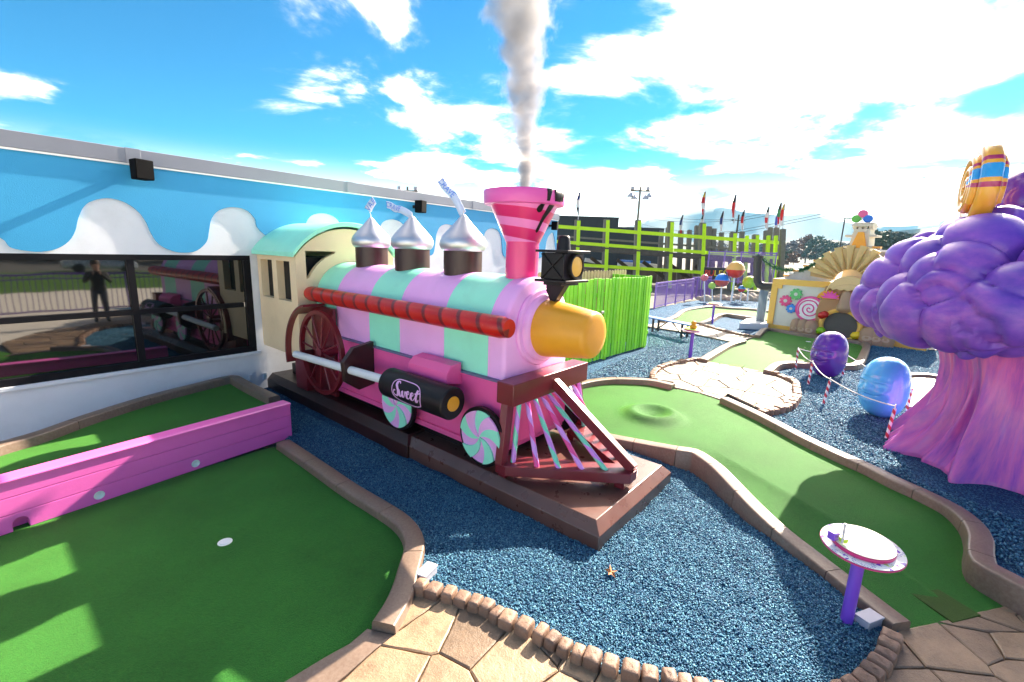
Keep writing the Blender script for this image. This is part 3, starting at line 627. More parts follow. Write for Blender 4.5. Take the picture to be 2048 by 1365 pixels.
def m_candy(name, a, b, freq):
    m, t, bs = newmat(name); q = NT(t); tc = q.n('TexCoord'); s = q.n('SeparateXYZ'); q.l(tc.outputs['Object'], s.inputs[0])
    ang = q.math('ARCTAN2', s.outputs[1], s.outputs[0]); ph = q.math('FRACT', q.math('ADD', q.math('MULTIPLY', s.outputs[2], freq), q.math('MULTIPLY', ang, .159155)))
    col = q.ramp(ph, [(0, a), (.5, b)], 'CONSTANT'); q.l(col, bs.inputs['Base Color']); bs.inputs['Roughness'].default_value = .35; bs.inputs['Coat Weight'].default_value = .2; return m
CANDY1 = m_candy('candy_mint_lilac', (.16, .66, .48), (.66, .24, .74), 3.0)
CANDY2 = m_candy('candy_pink_lilac', (.82, .07, .30), (.72, .30, .78), 3.0)
CANE = m_candy('candy_cane', (.82, .80, .80), (.60, .02, .05), 9.)
def rod(name, p0, p1, r, mat, parent, n=14):
    """rod as its own local object so that its twist pattern runs along it"""
    p0, p1 = Vector(p0), Vector(p1); d = p1-p0; mb = MB(); mb.tube([(0, 0, 0), (0, 0, d.length)], r, n); o = mb.build(name, mat, parent, 50); o.location = p0; o.rotation_euler = d.to_track_quat('Z', 'Y').to_euler(); return o
tops = [(.24, 1.10), (.37, 1.10), (.49, 1.10), (.61, 1.10), (.72, 1.10)]; bots = [(.13, 1.06), (.22, .83), (.345, .66), (.485, .48), (.63, .30)]
for k, (a, b) in enumerate(zip(tops, bots)):
    rod('candy_bar', (a[0], a[1], 1.02), (b[0], b[1], .43), .026, CANDY2 if k % 2 else CANDY1, cc)
    rod('candy_bar', (1.57-a[0], a[1], 1.02), (1.59-b[0], b[1], .43), .026, CANDY2 if k % 2 else CANDY1, cc)
# candy wheels
def candy_wheel(v, z, r, u, sg):
    w = None; mb = MB(); mb.lathe([(r+.035, .0), (r+.035, .05), (r+.02, .06), (r, .06)], 48, (u if sg > 0 else u-.06, v, z), 'x'); w = mb.build('candy_wheel', BLACKP, lo, 40)
    x = u-.012 if sg > 0 else u+.012
    for k in range(10):
        mb = MB(); n = 12; vs = [(x, v, z)]; 
        e0 = []; e1 = []
        for j in range(1, n+1):
            rr = r*j/n; tw = .75*(j/n)**1.0; e0.append((x, v+rr*cos(2*pi*k/10+tw), z+rr*sin(2*pi*k/10+tw))); e1.append((x, v+rr*cos(2*pi*(k+1)/10+tw), z+rr*sin(2*pi*(k+1)/10+tw)))
        arc = [(x, v+r*cos(2*pi*(k+t/6)/10+.75), z+r*sin(2*pi*(k+t/6)/10+.75)) for t in range(1, 6)]
        ring = [vs[0]]+e0+arc+e1[::-1]; mb.add(ring, [tuple(range(len(ring)))]); s_ = mb.build('swirl_segment', MINT if k % 2 else LILAC, w, 0)
        so = s_.modifiers.new('s', 'SOLIDIFY'); so.thickness = .02; so.offset = -1 if sg > 0 else 1
    return w
candy_wheel(1.42, .625, .275, .045, 1); candy_wheel(2.83, .61, .275, .045, 1)
for v in (1.42, 2.83):
    mb = MB(); mb.lathe([(.31, 1.38), (.31, 1.49), (.29, 1.51), (.05, 1.515)], 40, (0, v, .62), 'x'); mb.build('far_wheel', BLACKP, lo, 40)
# driving wheel with spokes, fender
wu, wv_, wz, wr = -.03, 4.50, .985, .60
mb = MB(); rs = []
for j in range(56):
    t = 2*pi*j/56; rs.append([(wu+a, wv_+(wr+b)*cos(t), wz+(wr+b)*sin(t)) for a, b in ((-.03, 0), (.03, 0), (.03, -.055), (-.03, -.055))])
rs.append(rs[0]); mb.rings(rs, True, False); dw = mb.build('driving_wheel', MAROON, lo, 40)
for k in range(12):
    t = 2*pi*k/12+.13; mb = MB(); mb.tube([(wu, wv_+.05*cos(t), wz+.05*sin(t)), (wu, wv_+(wr-.04)*cos(t), wz+(wr-.04)*sin(t))], .014, 8); mb.build('spoke', MAROON, dw, 50)
mb = MB(); mb.lathe([(.075, -.04), (.075, .23)], 24, (wu, wv_, wz), 'x'); mb.build('hub', MAROON, dw, 40)
mb = MB(); rs = []
for j in range(25):
    t = radians(100+92*j/24); cv, cz = 4.62, .86
    rs.append([(a, cv+b*cos(pi-t), cz+b*sin(t)) for a, b in ((-.13, .80), (.19, .80), (.19, .765), (-.13, .765))])
mb.rings(rs); mb.build('fender', MAROON, lo, 40)
mb = MB(); mb.box(.14, .188, 4.45, 5.42, .30, 1.60); mb.build('fender_back', MAROON, lo, 20)
mb = MB(); mb.box(.0, .15, 5.05, 5.40, .285, .92); mb.build('rear_support', MAROON, lo, 20, .004)
mb = MB(); mb.box(1.382, 1.43, 4.45, 5.42, .30, 1.60); mb.build('fender_back', MAROON, lo, 20)
# piston rod, guide plate, steam cylinder
ru = -.15
mb = MB(); mb.tube([(ru, 2.70, .975), (ru, 4.62, .905)], .052, 20); pr_ = mb.build('piston_rod', WHITEP, lo, 50)
mb = MB(); mb.tube([(ru, 4.632, .905), (ru, 5.03, .89)], .052, 20); mb.build('rod_end', WHITEP, pr_, 50)
mb = MB(); mb.tube([(wu, wv_, wz-.05), (ru-.02, wv_, .91)], .03, 12); mb.build('crank_pin', MAROON, pr_, 50)
mb = MB(); mb.prism([(.19, .70), (-.04, .66), (-.23, .80), (-.25, 1.05), (-.10, 1.22), (.19, 1.27)], lambda a, b, d: (a, d, b), 3.52, 3.60); mb.build('guide_plate', CHOC, lo, 20, .006)
mb = MB(); mb.lathe([(.155, 2.68), (.168, 2.67), (.168, 1.64), (.155, 1.628), (.07, 1.628)], 48, (ru, 0, .972), 'y'); cyl = mb.build('steam_cylinder', BLACKP, lo, 40)
mb = MB(); mb.lathe([(.078, 1.629), (.076, 1.620), (.0, 1.618)], 36, (ru, 0, .972), 'y'); mb.build('cylinder_cap', ORANGE, cyl, 40)
mb = MB(); mb.prism([(.188, 1.30), (.05, 1.28), (-.02, 1.21), (-.03, 1.10), (.188, 1.05)], lambda a, b, d: (a, d, b), 1.87, 2.52); mb.build('valve_chest', PINK, lo, 20, .008)
# hand-lettered 'Sweet' with a loop round it, wrapped on the cylinder (s along +front, h up)
SWL = paint('sweet_lettering', (.80, .42, .78), .4, .05)
def on_cyl(s, h):
    a = pi-.10-h/.172; R = .1715                       # angle measured so that h=0 faces outwards (-x)
    return (ru+R*cos(a), 2.16-s, .972+R*sin(a))
def stroke(pts, wfun, name='letter_stroke'):
    C_ = catmull([np.array([x, y, 0.]) for x, y in pts], .006); mb = MB(); rs = []
    for i, p in enumerate(C_):
        d = (C_[min(i+1, len(C_)-1)]-C_[max(i-1, 0)])[:2]; d = d/(np.linalg.norm(d)+1e-9); n = np.array([-d[1], d[0]]); w = wfun(i/(len(C_)-1), d); rs.append([on_cyl(*(p[:2]-n*w)), on_cyl(*(p[:2]+n*w))])
    mb.rings(rs, False, False); o = mb.build(name, SWL, cyl, 0, fix=False); so = o.modifiers.new('s', 'SOLIDIFY'); so.thickness = .003; so.offset = 0; return o
wf = lambda t, d: .0045+.0115*max(0, -d[1])**1.5*min(1, 8*t, 8*(1-t))
K = 1.0
stroke([(-.135, .085), (-.155, .105), (-.18, .095), (-.185, .065), (-.165, .035), (-.145, .005), (-.145, -.03), (-.17, -.055), (-.205, -.05), (-.225, -.025), (-.215, .0), (-.195, -.002)], lambda t, d: .006+.012*max(0, -d[1])**1.2*min(1, 8*t, 8*(1-t)))
stroke([(-.125, .02), (-.118, -.02), (-.110, -.05), (-.095, -.05), (-.080, -.015), (-.073, .015), (-.070, -.02), (-.062, -.05), (-.045, -.045), (-.030, -.01), (-.028, .02), (-.02, .008), (-.005, .005)], wf)
for x0 in (-.005, .065):
    stroke([(x0, -.015), (x0+.025, -.005), (x0+.045, .012), (x0+.035, .03), (x0+.015, .022), (x0+.008, -.015), (x0+.018, -.045), (x0+.042, -.045), (x0+.07, -.015)], wf)
stroke([(.135, -.015), (.155, .02), (.168, .075), (.160, .03), (.155, -.02), (.160, -.05), (.178, -.048), (.195, -.02)], wf)
stroke([(.130, .030), (.155, .034), (.185, .042), (.205, .05)], lambda t, d: .006)
stroke([(.18, -.105), (.215, -.09), (.225, -.03), (.215, .04), (.17, .098), (.09, .125), (-.02, .13), (-.13, .13), (-.20, .12), (-.245, .08), (-.255, .01), (-.235, -.06), (-.18, -.10), (-.08, -.125), (.06, -.13), (.15, -.12), (.19, -.10)], lambda t, d: .0048, 'loop_line')
# cab
def prism_uz(mb, poly, v0, v1): mb.prism(poly, lambda a, b, d: (a, d, b), v0, v1)
CU0, CU1, CV0, CV1 = -.05, 1.62, 5.08, 6.42
def zarc(u):
    c = (CU0+CU1)/2; hw = (CU1-CU0)/2; R = (hw*hw+.43*.43)/(2*.43); return 2.30+.43-R+sqrt(max(0, R*R-(u-c)**2))
# front wall as strips round the quarter window
RW = .72
def qa(u): return ZC+sqrt(max(0, RW*RW-(u-UC)**2))
us = list(np.linspace(CU0, CU1, 60)); wl, wr_, wb, wt = .10, .56, 1.985, 2.385
mb = MB()
def col_(u0, u1, z0f, z1f):
    if z1f(u0)-z0f(u0) < .002 and z1f(u1)-z0f(u1) < .002: return
    mb.add([(u0, CV0, z0f(u0)), (u1, CV0, z0f(u1)), (u1, CV0, z1f(u1)), (u0, CV0, z1f(u0)), (u0, CV0+.08, z0f(u0)), (u1, CV0+.08, z0f(u1)), (u1, CV0+.08, z1f(u1)), (u0, CV0+.08, z1f(u0))],
           [(0, 1, 2, 3), (5, 4, 7, 6), (0, 4, 5, 1), (3, 2, 6, 7)]+([(0, 3, 7, 4)] if u0 == CU0 else [])+([(1, 5, 6, 2)] if u1 == CU1 else []))
us = sorted(set([round(x, 4) for x in us]+[wl, wr_])); lo_ = lambda u: .83
for a, b in zip(us, us[1:]):
    if a >= wl-1e-6 and b <= wr_+1e-6:
        wlow = lambda u: max(wb, min(wt, qa(u)))
        col_(a, b, lo_, wlow); col_(a, b, lambda u: wt, zarc)
    else: col_(a, b, lo_, zarc)
mb.add([(wl, CV0, wb), (wl, CV0+.08, wb), (wl, CV0+.08, wt), (wl, CV0, wt)], [(0, 1, 2, 3)])
fw = mb.build('cab_front_wall', TAN, lo, 30, fix=False)
fw.data.update()
def wall_holes(mb, x0, x1, v0, v1, z0, z1, holes):
    vs_ = sorted({v0, v1, *[h[0] for h in holes], *[h[1] for h in holes]}); zs_ = sorted({z0, z1, *[h[2] for h in holes], *[h[3] for h in holes]})
    for a, b in zip(vs_, vs_[1:]):
        for c, d in zip(zs_, zs_[1:]):
            if not any(h[0] <= (a+b)/2 <= h[1] and h[2] <= (c+d)/2 <= h[3] for h in holes): mb.box(x0, x1, a, b, c, d)
for x0, x1 in ((CU0, CU0+.11), (CU1-.08, CU1)):
    mb = MB(); wall_holes(mb, x0, x1, CV0+.0805, CV1, .83, 2.30, [(5.28, 5.72, 1.63, 2.225), (5.88, 6.30, 1.63, 2.225)]); mb.build('cab_side_wall', TAN, lo, 20, fix=False)
mb = MB(); prism_uz(mb, [(CU0+.02, .86), (CU1-.02, .86), (CU1-.02, 2.25)]+[(u, zarc(u)-.03) for u in np.linspace(CU1-.02, CU0+.02, 20)]+[(CU0+.02, 2.25)], CV1-.03, CV1-.001); mb.build('cab_back_wall', TAN, lo, 20)
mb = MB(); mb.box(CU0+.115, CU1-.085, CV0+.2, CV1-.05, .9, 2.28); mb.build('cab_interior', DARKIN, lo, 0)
mb = MB(); mb.box(CU0+.005, CU1-.005, CV0+.005, CV1, .80, .829); mb.build('cab_floor', TAN, lo, 0)
mb = MB(); c = (CU0+CU1)/2; top = []; bot = []
for u in np.linspace(CU0-.07, CU1+.07, 41):
    uu = min(max(u, CU0-.07), CU1+.07); hw = (CU1-CU0)/2+.07; R = (hw*hw+.47*.47)/(2*.47); zz_ = 2.315+.47-R+sqrt(max(0, R*R-(uu-c)**2)); top.append((u, zz_+.045)); bot.append((u, zz_-.02))
prism_uz(mb, top+bot[::-1], CV0-.09, CV1+.03); mb.build('cab_roof', MINT, lo, 30, .006)
# ---- steam plume
def m_steam():
    m = bpy.data.materials.new('steam'); m.use_nodes = True; t = m.node_tree; t.nodes.clear(); q = NT(t)
    pos = q.n('TexCoord').outputs['Object']; s = q.n('SeparateXYZ'); q.l(pos, s.inputs[0])
    # rising axis drifts and widens with height
    h = s.outputs[2]; ax = q.math('MULTIPLY', q.math('MULTIPLY', h, h), .010); wob = q.math('MULTIPLY', q.math('SINE', q.math('MULTIPLY', h, 3.1)), q.math('MULTIPLY', h, .022))
    dx = q.math('SUBTRACT', s.outputs[0], q.math('ADD', wob, q.math('MULTIPLY', ax, -.5))); dy = q.math('SUBTRACT', s.outputs[1], q.math('MULTIPLY', ax, 2.2))
    rad = q.math('SQRT', q.math('ADD', q.math('MULTIPLY', dx, dx), q.math('MULTIPLY', dy, dy)))
    rr = q.math('ADD', .05, q.math('ADD', q.math('MULTIPLY', h, .078), q.math('MULTIPLY', q.math('MULTIPLY', h, h), .026)))
    mp = q.n('Mapping'); mp.inputs['Scale'].default_value = (1, 1, .8); q.l(pos, mp.inputs[0])
    nz_ = q.noise(mp.outputs[0], 5.2, 6, .62); nf = q.noise(mp.outputs[0], 2.2, 2, .5)
    e = q.math('SUBTRACT', q.math('DIVIDE', rad, rr), q.math('ADD', q.math('MULTIPLY', q.math('SUBTRACT', nz_, .5), q.math('MINIMUM', 2.5, q.math('MULTIPLY_ADD', h, 1.5, .5))), q.math('MULTIPLY', q.math('SUBTRACT', nf, .5), q.math('MINIMUM', .9, q.math('MULTIPLY', h, .6)))))
    d = q.n('MapRange'); d.interpolation_type = 'SMOOTHSTEP'; q.l(e, d.inputs['Value']); d.inputs['From Min'].default_value = 1.05; d.inputs['From Max'].default_value = .55
    fall = q.math('DIVIDE', 130., q.math('ADD', 1., q.math('MULTIPLY', h, 14.)))
    den_ = q.math('MULTIPLY', d.outputs[0], fall)
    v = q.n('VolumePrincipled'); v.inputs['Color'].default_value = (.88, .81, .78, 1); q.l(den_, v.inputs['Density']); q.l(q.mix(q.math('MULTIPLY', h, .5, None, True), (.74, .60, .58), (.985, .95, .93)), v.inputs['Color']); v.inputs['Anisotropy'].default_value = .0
    o = q.n('OutputMaterial'); q.l(v.outputs[0], o.inputs['Volume']); m.cycles.volume_step_rate = .16; return m
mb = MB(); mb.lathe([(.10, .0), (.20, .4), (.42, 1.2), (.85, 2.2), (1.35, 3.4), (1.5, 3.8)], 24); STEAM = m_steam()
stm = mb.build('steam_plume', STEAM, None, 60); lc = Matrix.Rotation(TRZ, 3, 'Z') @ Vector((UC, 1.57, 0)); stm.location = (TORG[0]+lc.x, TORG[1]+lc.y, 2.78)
tag(stm, 'pale column of steam rising from the pink striped smokestack', 'steam')
# ================================================================== BUILDING BEHIND THE TRAIN
WY = 7.9
WALLW = paint('white_render', (.80, .82, .87), .65, .05, 1.5, .4, 120, dirt=.12)
BLUEW = paint('sky_blue_render', (.018, .35, .66), .6, .06, 1.2, .55, 110)
COPING = paint('grey_metal_coping', (.27, .28, .33), .45, .08, 1.5, metal=.2, dirt=.1)
TRIMW = paint('white_trim', (.80, .80, .80), .5)
FRAME = paint('black_window_frame', (.008, .007, .010), .5, spec=.2)
def m_glass():
    m, t, b = newmat('dark_window_glass'); q = NT(t); b.inputs['Base Color'].default_value = (.006, .007, .007, 1); b.inputs['Roughness'].default_value = .03; b.inputs['IOR'].default_value = 2.1
    pos = q.n('NewGeometry').outputs['Position']; q.l(q.bump(q.noise(pos, 1.3, 2), .02, .05), b.inputs['Normal']); return m
GLASS = m_glass()
bu = thing('building', 'long white building with blue icing band and dark window behind the train', 'building', (6, WY, 0))
bo = bu.location
WX0, WX1, WZ0, WZ1 = -2.0, 3.29, .70, 2.27; BX0, BX1 = -4.5, 12.4
mb = MB(); wl_ = mb
for a, b, c, d in ((BX0, WX0, -.1, 3.45), (WX1, BX1, -.1, 3.45), (WX0, WX1, -.1, WZ0), (WX0, WX1, WZ1, 3.45)): mb.box(a, b, WY, WY+.25, c, d)
mb.box(BX1-.25, BX1, WY+.25, WY+9, -.1, 3.45); wall_o = mb.build('wall', WALLW, bu, 0, off=bo)
mb = MB(); mb.box(BX0, BX1, WY+.3, WY+9, 3.30, 3.42); mb.build('roof', COPING, bu, 0, off=bo)
# wavy icing band
trace = [(0, 476), (20, 495), (51, 502), (82, 504), (113, 498), (137, 483), (150, 462), (155.5, 438), (167, 414), (185, 402), (215, 397), (246, 404), (273, 421), (290, 442), (301, 466), (318, 489.5), (345, 503), (369, 506), (393, 501.5), (412, 484), (417, 462), (422, 438), (437.5, 421), (465, 415), (492, 421), (509, 438), (519.5, 462)]
tp = [onY(x, y, WY) for x, y in trace]; tp = [(p[0], p[2]) for p in tp]
x0t = tp[0][0]; low = [(-4.5, 2.6), (-3.6, 2.28), (-3.2, 2.28), (-2.9, 2.9), (-2.5, 3.0), (-2.1, 2.9), (-1.8, 2.28), (-1.4, 2.28), (-1.1, 2.9), (-.6, 3.02), (-.1, 2.9), (x0t-.25, 2.5)]
arch_x = [onY(x, 440, WY)[0] for x in (647, 785, 895, 985)]; arch_x += [arch_x[-1]+1.45, arch_x[-1]+2.9]
wave = low+tp
for ax_ in arch_x:
    wave += [(ax_-.62, 2.30), (ax_-.46, 2.36), (ax_-.40, 2.60), (ax_-.36, 2.80), (ax_-.24, 2.97), (ax_, 3.03), (ax_+.24, 2.97), (ax_+.36, 2.80), (ax_+.40, 2.60), (ax_+.46, 2.36), (ax_+.62, 2.28)]
wave = [w for w in wave if w[0] < BX1-.02]; wave.append((BX1, 2.5))
C_ = catmull([np.array([x, z, 0.]) for x, z in wave], .04); mb = MB()
edge = [(p[0], p[1]) for p in C_]
# as a strip of quads: upper edge to wavy edge, front and edge thickness
for (a, b), (c, d) in zip(edge, edge[1:]):
    mb.add([(a, WY-.024, b), (c, WY-.024, d), (c, WY-.024, 3.44), (a, WY-.024, 3.44)], [(0, 1, 2, 3)]); mb.add([(a, WY-.024, b), (a, WY-.0005, b), (c, WY-.0005, d), (c, WY-.024, d)], [(0, 1, 2, 3)])
o = mb.build('icing_band', BLUEW, bu, 0, off=bo, fix=False)
# metal coping in lengths with lap plates
xs_ = [BX0, onY(262, 310, WY)[0], onY(698, 380, WY)[0], onY(946, 415, WY)[0], BX1+.05]
for a, b in zip(xs_, xs_[1:]):
    mb = MB(); mb.box(a+.003, b-.003, WY-.05, WY+.30, 3.45, 3.635); mb.build('coping_length', COPING, bu, 0, .006, off=bo)
for a in xs_[1:-1]:
    mb = MB(); mb.box(a-.07, a+.09, WY-.055, WY+.31, 3.447, 3.64); mb.build('coping_lap', COPING, bu, 0, .003, off=bo)
mb = MB(); mb.box(BX0, BX1, WY-.05, WY-.001, 3.425, 3.447); mb.build('drip_edge', TRIMW, bu, 0, off=bo)
# window
wf_ = MB(); F0 = WY+.03
def fr(a, b, c, d, y0=F0-.035, y1=F0+.06): wf_.box(a, b, y0, y1, c, d)
fr(WX0, WX1, WZ1-.075, WZ1); fr(WX0, WX1, WZ0, WZ0+.09); fr(WX1-.10, WX1, WZ0+.09, WZ1-.075); fr(WX0, WX0+.1, WZ0+.09, WZ1-.075)
mx = [1.76, .02]; tz = 1.485
wo_ = wf_.build('window', FRAME, bu, 0, .004, off=bo)
cols = [WX0+.1, mx[1], mx[0], WX1-.10]
for x in mx:
    mb = MB(); mb.box(x-.04, x+.04, F0-.03, F0+.055, WZ0+.09, WZ1-.075); mb.build('mullion', FRAME, wo_, 0, off=bo).parent = wo_
for a, b in zip(cols, cols[1:]):
    mb = MB(); mb.box(a+.04, b-.04, F0-.028, F0+.055, tz-.035, tz+.035); mb.build('transom', FRAME, wo_, 0, off=bo)
    for c, d in ((WZ0+.09, tz-.035), (tz+.035, WZ1-.075)):
        mb = MB(); mb.box(a+.0, b, F0+.01, F0+.02, c, d); mb.build('pane', GLASS, wo_, 0, off=bo)
mb = MB(); mb.box(WX0-.05, WX1+.05, WY-.04, WY+.02, WZ0-.05, WZ0-.001); mb.build('window_sill', WALLW, wo_, 0, .005, off=bo)
# outlet covers on the wall
for (px_, py_), lb in (((501, 756), 'small rectangular outlet cover on the white wall, left of a pair'), ((530, 752), 'small rectangular outlet cover on the white wall, right of a pair')):
    p = onY(px_, py_, WY); mb = MB(); mb.box(-.03, .03, -.012, 0, -.055, .055); o = mb.build('outlet_cover', WALLW, None, 0, .004); o.location = (p[0], WY, p[2]); tag(o, lb, 'outlet', 'outlet covers beside the plinth')
    mb = MB(); mb.box(-.02, .02, -.014, -.0125, -.042, .042); mb.build('outlet_lid', TRIMW, o, 0)
# loudspeakers
GRILLE = paint('speaker_grille', (.004, .004, .005), .9, .3, 200, .3, 500, spec=.1)
def speaker(px_, py_, lb, rz):
    p = onY(px_, py_, WY-.12); t_ = thing('wall_speaker', lb, 'speaker', (p[0], WY-.025, p[2]), 0, 'loudspeakers on the building')
    mb = MB(); q0 = [(-.085, -.10, -.125), (.085, -.10, -.125), (.11, -.27, -.125), (-.11, -.27, -.125)]; q1 = [(a, b-.01*(b < -.2), .125) for a, b, c in q0]
    R = Matrix.Rotation(rz, 3, 'Z'); f = lambda v: tuple(R @ (Vector(v)-Vector((0, -.15, 0)))+Vector((0, -.15, 0)))
    mb.rings([[f(v) for v in q0], [f(v) for v in q1]]); mb.build('cabinet', GRILLE, t_, 20, .012)
    mb = MB(); mb.add([f(v) for v in ((-.10, -.277, -.112), (.10, -.277, -.112), (.10, -.287, .112), (-.10, -.287, .112))], [(0, 1, 2, 3)]); g = mb.build('grille', GRILLE, t_, 0); so = g.modifiers.new('s', 'SOLIDIFY'); so.thickness = .006
    mb = MB(); mb.box(-.04, .04, -.11, 0, -.03, .03); mb.build('bracket', BLACKP, t_, 0)
speaker(276, 341, 'black loudspeaker on the blue wall nearest the left edge', .25); speaker(834, 414, 'black loudspeaker on the blue wall between the foil kisses', .35); speaker(1104, 452, 'black loudspeaker at the far end of the blue wall behind the smokestack', .35)
# ================================================================== PINK BOARD ACROSS THE LEFT GREEN
MAG = paint('magenta_paint', (.98, .15, .54), .38, .08, 2.5, .2, 60, dirt=.10, coat=.15)
PVC = paint('white_pvc', (.82, .84, .82), .4, .05)
A_ = np.array([.11, 5.37]); B_ = np.array([2.655, 5.575]); bl_ = np.linalg.norm(B_-A_); brz = atan2(*(B_-A_)[::-1])
pb = thing('pink_board', 'long pink plank barrier with ball holes across the left green', 'barrier', (A_[0], A_[1], .03), brz)
def bake_cut(o, cutters):
    for c in cutters:
        mo = o.modifiers.new('cut', 'BOOLEAN'); mo.operation = 'DIFFERENCE'; mo.object = c; mo.solver = 'EXACT'
    bpy.context.view_layer.update(); me = bpy.data.meshes.new_from_object(o.evaluated_get(bpy.context.evaluated_depsgraph_get())); old = o.data; o.modifiers.clear(); o.data = me; me.name = old.name
    for c in cutters: bpy.data.objects.remove(c)
def lx(px_, py_):
    n = np.array([-sin(brz), cos(brz), 0]); p = onplane(px_, py_, (A_[0], A_[1], 0), n); return (p[:2]-A_)@((B_-A_)/bl_), p[2]-.03
zs3 = [(0, .155), (.158, .305), (.308, .445)]
holes = [lx(393, 943), lx(200, 1000)]; arc_ = lx(42, 1046)
for k, (a, b) in enumerate(zs3):
    mb = MB(); mb.box(-1.6, bl_, 0, .14, a, b); o = mb.build('plank', MAG, pb, 0)
    if k == 0:
        cs = []
        for s, z in holes: mb = MB(); mb.lathe([(.037, -.05), (.037, .3)], 28, (s, 0, .075), 'y'); cs.append(mb.build('cutter', MAG))
        mb = MB(); s = arc_[0]; mb.prism([(s-.05, -.01), (s+.05, -.01), (s+.05, .06)]+[(s+.05*cos(t), .06+.05*sin(t)) for t in np.linspace(.2, pi-.2, 9)]+[(s-.05, .06)], lambda p, q, d: (p, d, q), -.05, .3); cs.append(mb.build('cutter', MAG))
        o.parent = None
        for c in cs: c.parent = None
        bake_cut(o, cs); o.parent = pb
    bv = o.modifiers.new('b', 'BEVEL'); bv.width = .005; bv.segments = 2; bv.limit_method = 'ANGLE'; bv.angle_limit = radians(60)
mb = MB(); mb.prism([(-.018, .447), (.16, .447), (.16, .472), (.0, .472), (-.018, .462)], lambda a, b, d: (d, a, b), -1.6, bl_+.012); mb.build('cap_rail', MAG, pb, 20, .004)
mb = MB(); mb.box(bl_+.001, bl_+.012, .0, .14, 0, .445); mb.build('end_plate', MAG, pb, 0, .003)
mb = MB(); mb.box(arc_[0]-.06, arc_[0]+.06, .09, .13, .0, .12); mb.build('ball_chute_back', MAG, pb, 0)
for s, z in holes:
    mb = MB(); mb.lathe([(.041, -.004), (.037, -.005), (.034, .0), (.030, .018), (.018, .028), (.0, .03)], 28, (s, 0, .075), 'y', False); mb.build('ball_pipe', PVC, pb, 40)
# hole cup on the green
p = G(450, 1085, .03); cu = thing('hole_cup', 'white cup lid set in the near left green', 'golf cup', (p[0], p[1], .03))
mb = MB(); mb.lathe([(.054, .0005), (.054, .004), (.046, .004), (.044, .0015), (.0, .0015)], 32, (0, 0, 0), 'z', False); mb.build('cup_ring', PVC, cu, 30)
mb = MB(); mb.lathe([(.040, .002), (.038, .007), (.0, .008)], 32, (0, 0, 0)); mb.build('cup_lid', WHITEP, cu, 30)
hc = thing('hole_cup', 'dark hole in the middle of the raised ring on the main green', 'golf cup', (HOLE[0], HOLE[1], zgreen(HOLE[0], HOLE[1])))
mb = MB(); mb.lathe([(.056, .007), (.050, .009), (.047, .004), (.046, -.08), (.0, -.08)], 28, (0, 0, 0), 'z', False); mb.build('cup_liner', paint('cup_grey', (.05, .05, .05), .6), hc, 40)
p = G(1617, 684, .15); mb = MB(); mb.lathe([(.07, .001), (.07, .006), (.0, .007)], 24, (0, 0, 0)); o = mb.build('hole_cup', WHITEP, None, 40); o.location = (p[0], p[1], .15); tag(o, 'white cup lid on the shaded part of the second green', 'golf cup')
# tee mat
tm = [G(x, y, .04)[:2] for x, y in ((1818, 1186), (1870, 1176), (1962, 1232), (1905, 1246))]
mb = MB(); mb.prism([tuple(q) for q in tm], lambda a, b, d: (a, b, d), .03, .046); o = mb.build('tee_mat', MATTURF, None, 0, .003); tag(o, 'worn olive green tee mat at the start of the main green', 'mat')
tm = [G(x, y, .15)[:2] for x, y in ((1456, 733), (1463, 728), (1489, 732), (1484, 737))]
mb = MB(); mb.prism([tuple(q) for q in tm], lambda a, b, d: (a, b, d), .15, .164); o = mb.build('tee_mat', MATTURF, None, 0, .003); tag(o, 'small worn tee mat at the edge of the second green', 'mat')
# drain slot in the kerb
p0 = G(1957, 1160, .06); p1 = G(1994, 1177, .06); d_ = (p1-p0)[:2]; l_ = np.linalg.norm(d_); mb = MB(); mb.box(0, l_, -.02, .01, 0, .10); o = mb.build('drain_slot', DARKIN, None, 0); o.location = (p0[0], p0[1], .045); o.rotation_euler.z = atan2(d_[1], d_[0]); tag(o, 'dark drain slot in the kerb beside the tee mat', 'drain')
# ================================================================== SMALL THINGS IN THE NEAR GRAVEL
GREYB = paint('grey_plastic', (.50, .50, .56), .5, .05)
def ground_light(px_, py_, rz, lb):
    p = G(px_, py_, .05); t_ = thing('ground_light', lb, 'ground light', (p[0], p[1], .03), rz, 'small grey boxes in the gravel')
    mb = MB(); mb.box(-.075, .075, -.045, .045, -.02, .065); mb.build('housing', GREYB, t_, 20, .006)
    mb = MB(); mb.prism([(-.05, .066), (.05, .066), (.05, .078), (-.05, .083)], lambda a, b, d: (d, a, b), -.08, .08); mb.build('lid', GREYB, t_, 20, .004)
ground_light(853, 1152, .2, 'small grey box beside the kerb end and the first log edging stone'); ground_light(1736, 1246, -.55, 'small grey box behind the near purple score post')
LEAFM = paint('dry_leaf', (.42, .15, .05), .7, .3, 40)
p = G(1222, 1146, .07); mb = MB(); star = []
for k in range(10):
    t = 2*pi*k/10; r = .055 if k % 2 == 0 else .022; star.append((r*cos(t)*(1.3 if k == 0 else 1), r*sin(t), .012*sin(3*t)+.006))
mb.add([(0, 0, .004)]+star, [(0, i+1, (i+1) % 10+1) for i in range(10)]); o = mb.build('dry_leaf', LEAFM, None, 0); o.location = (p[0], p[1], .075); o.rotation_euler = (.15, -.2, .6); tag(o, 'curled orange autumn leaf lying on the blue gravel', 'leaf')
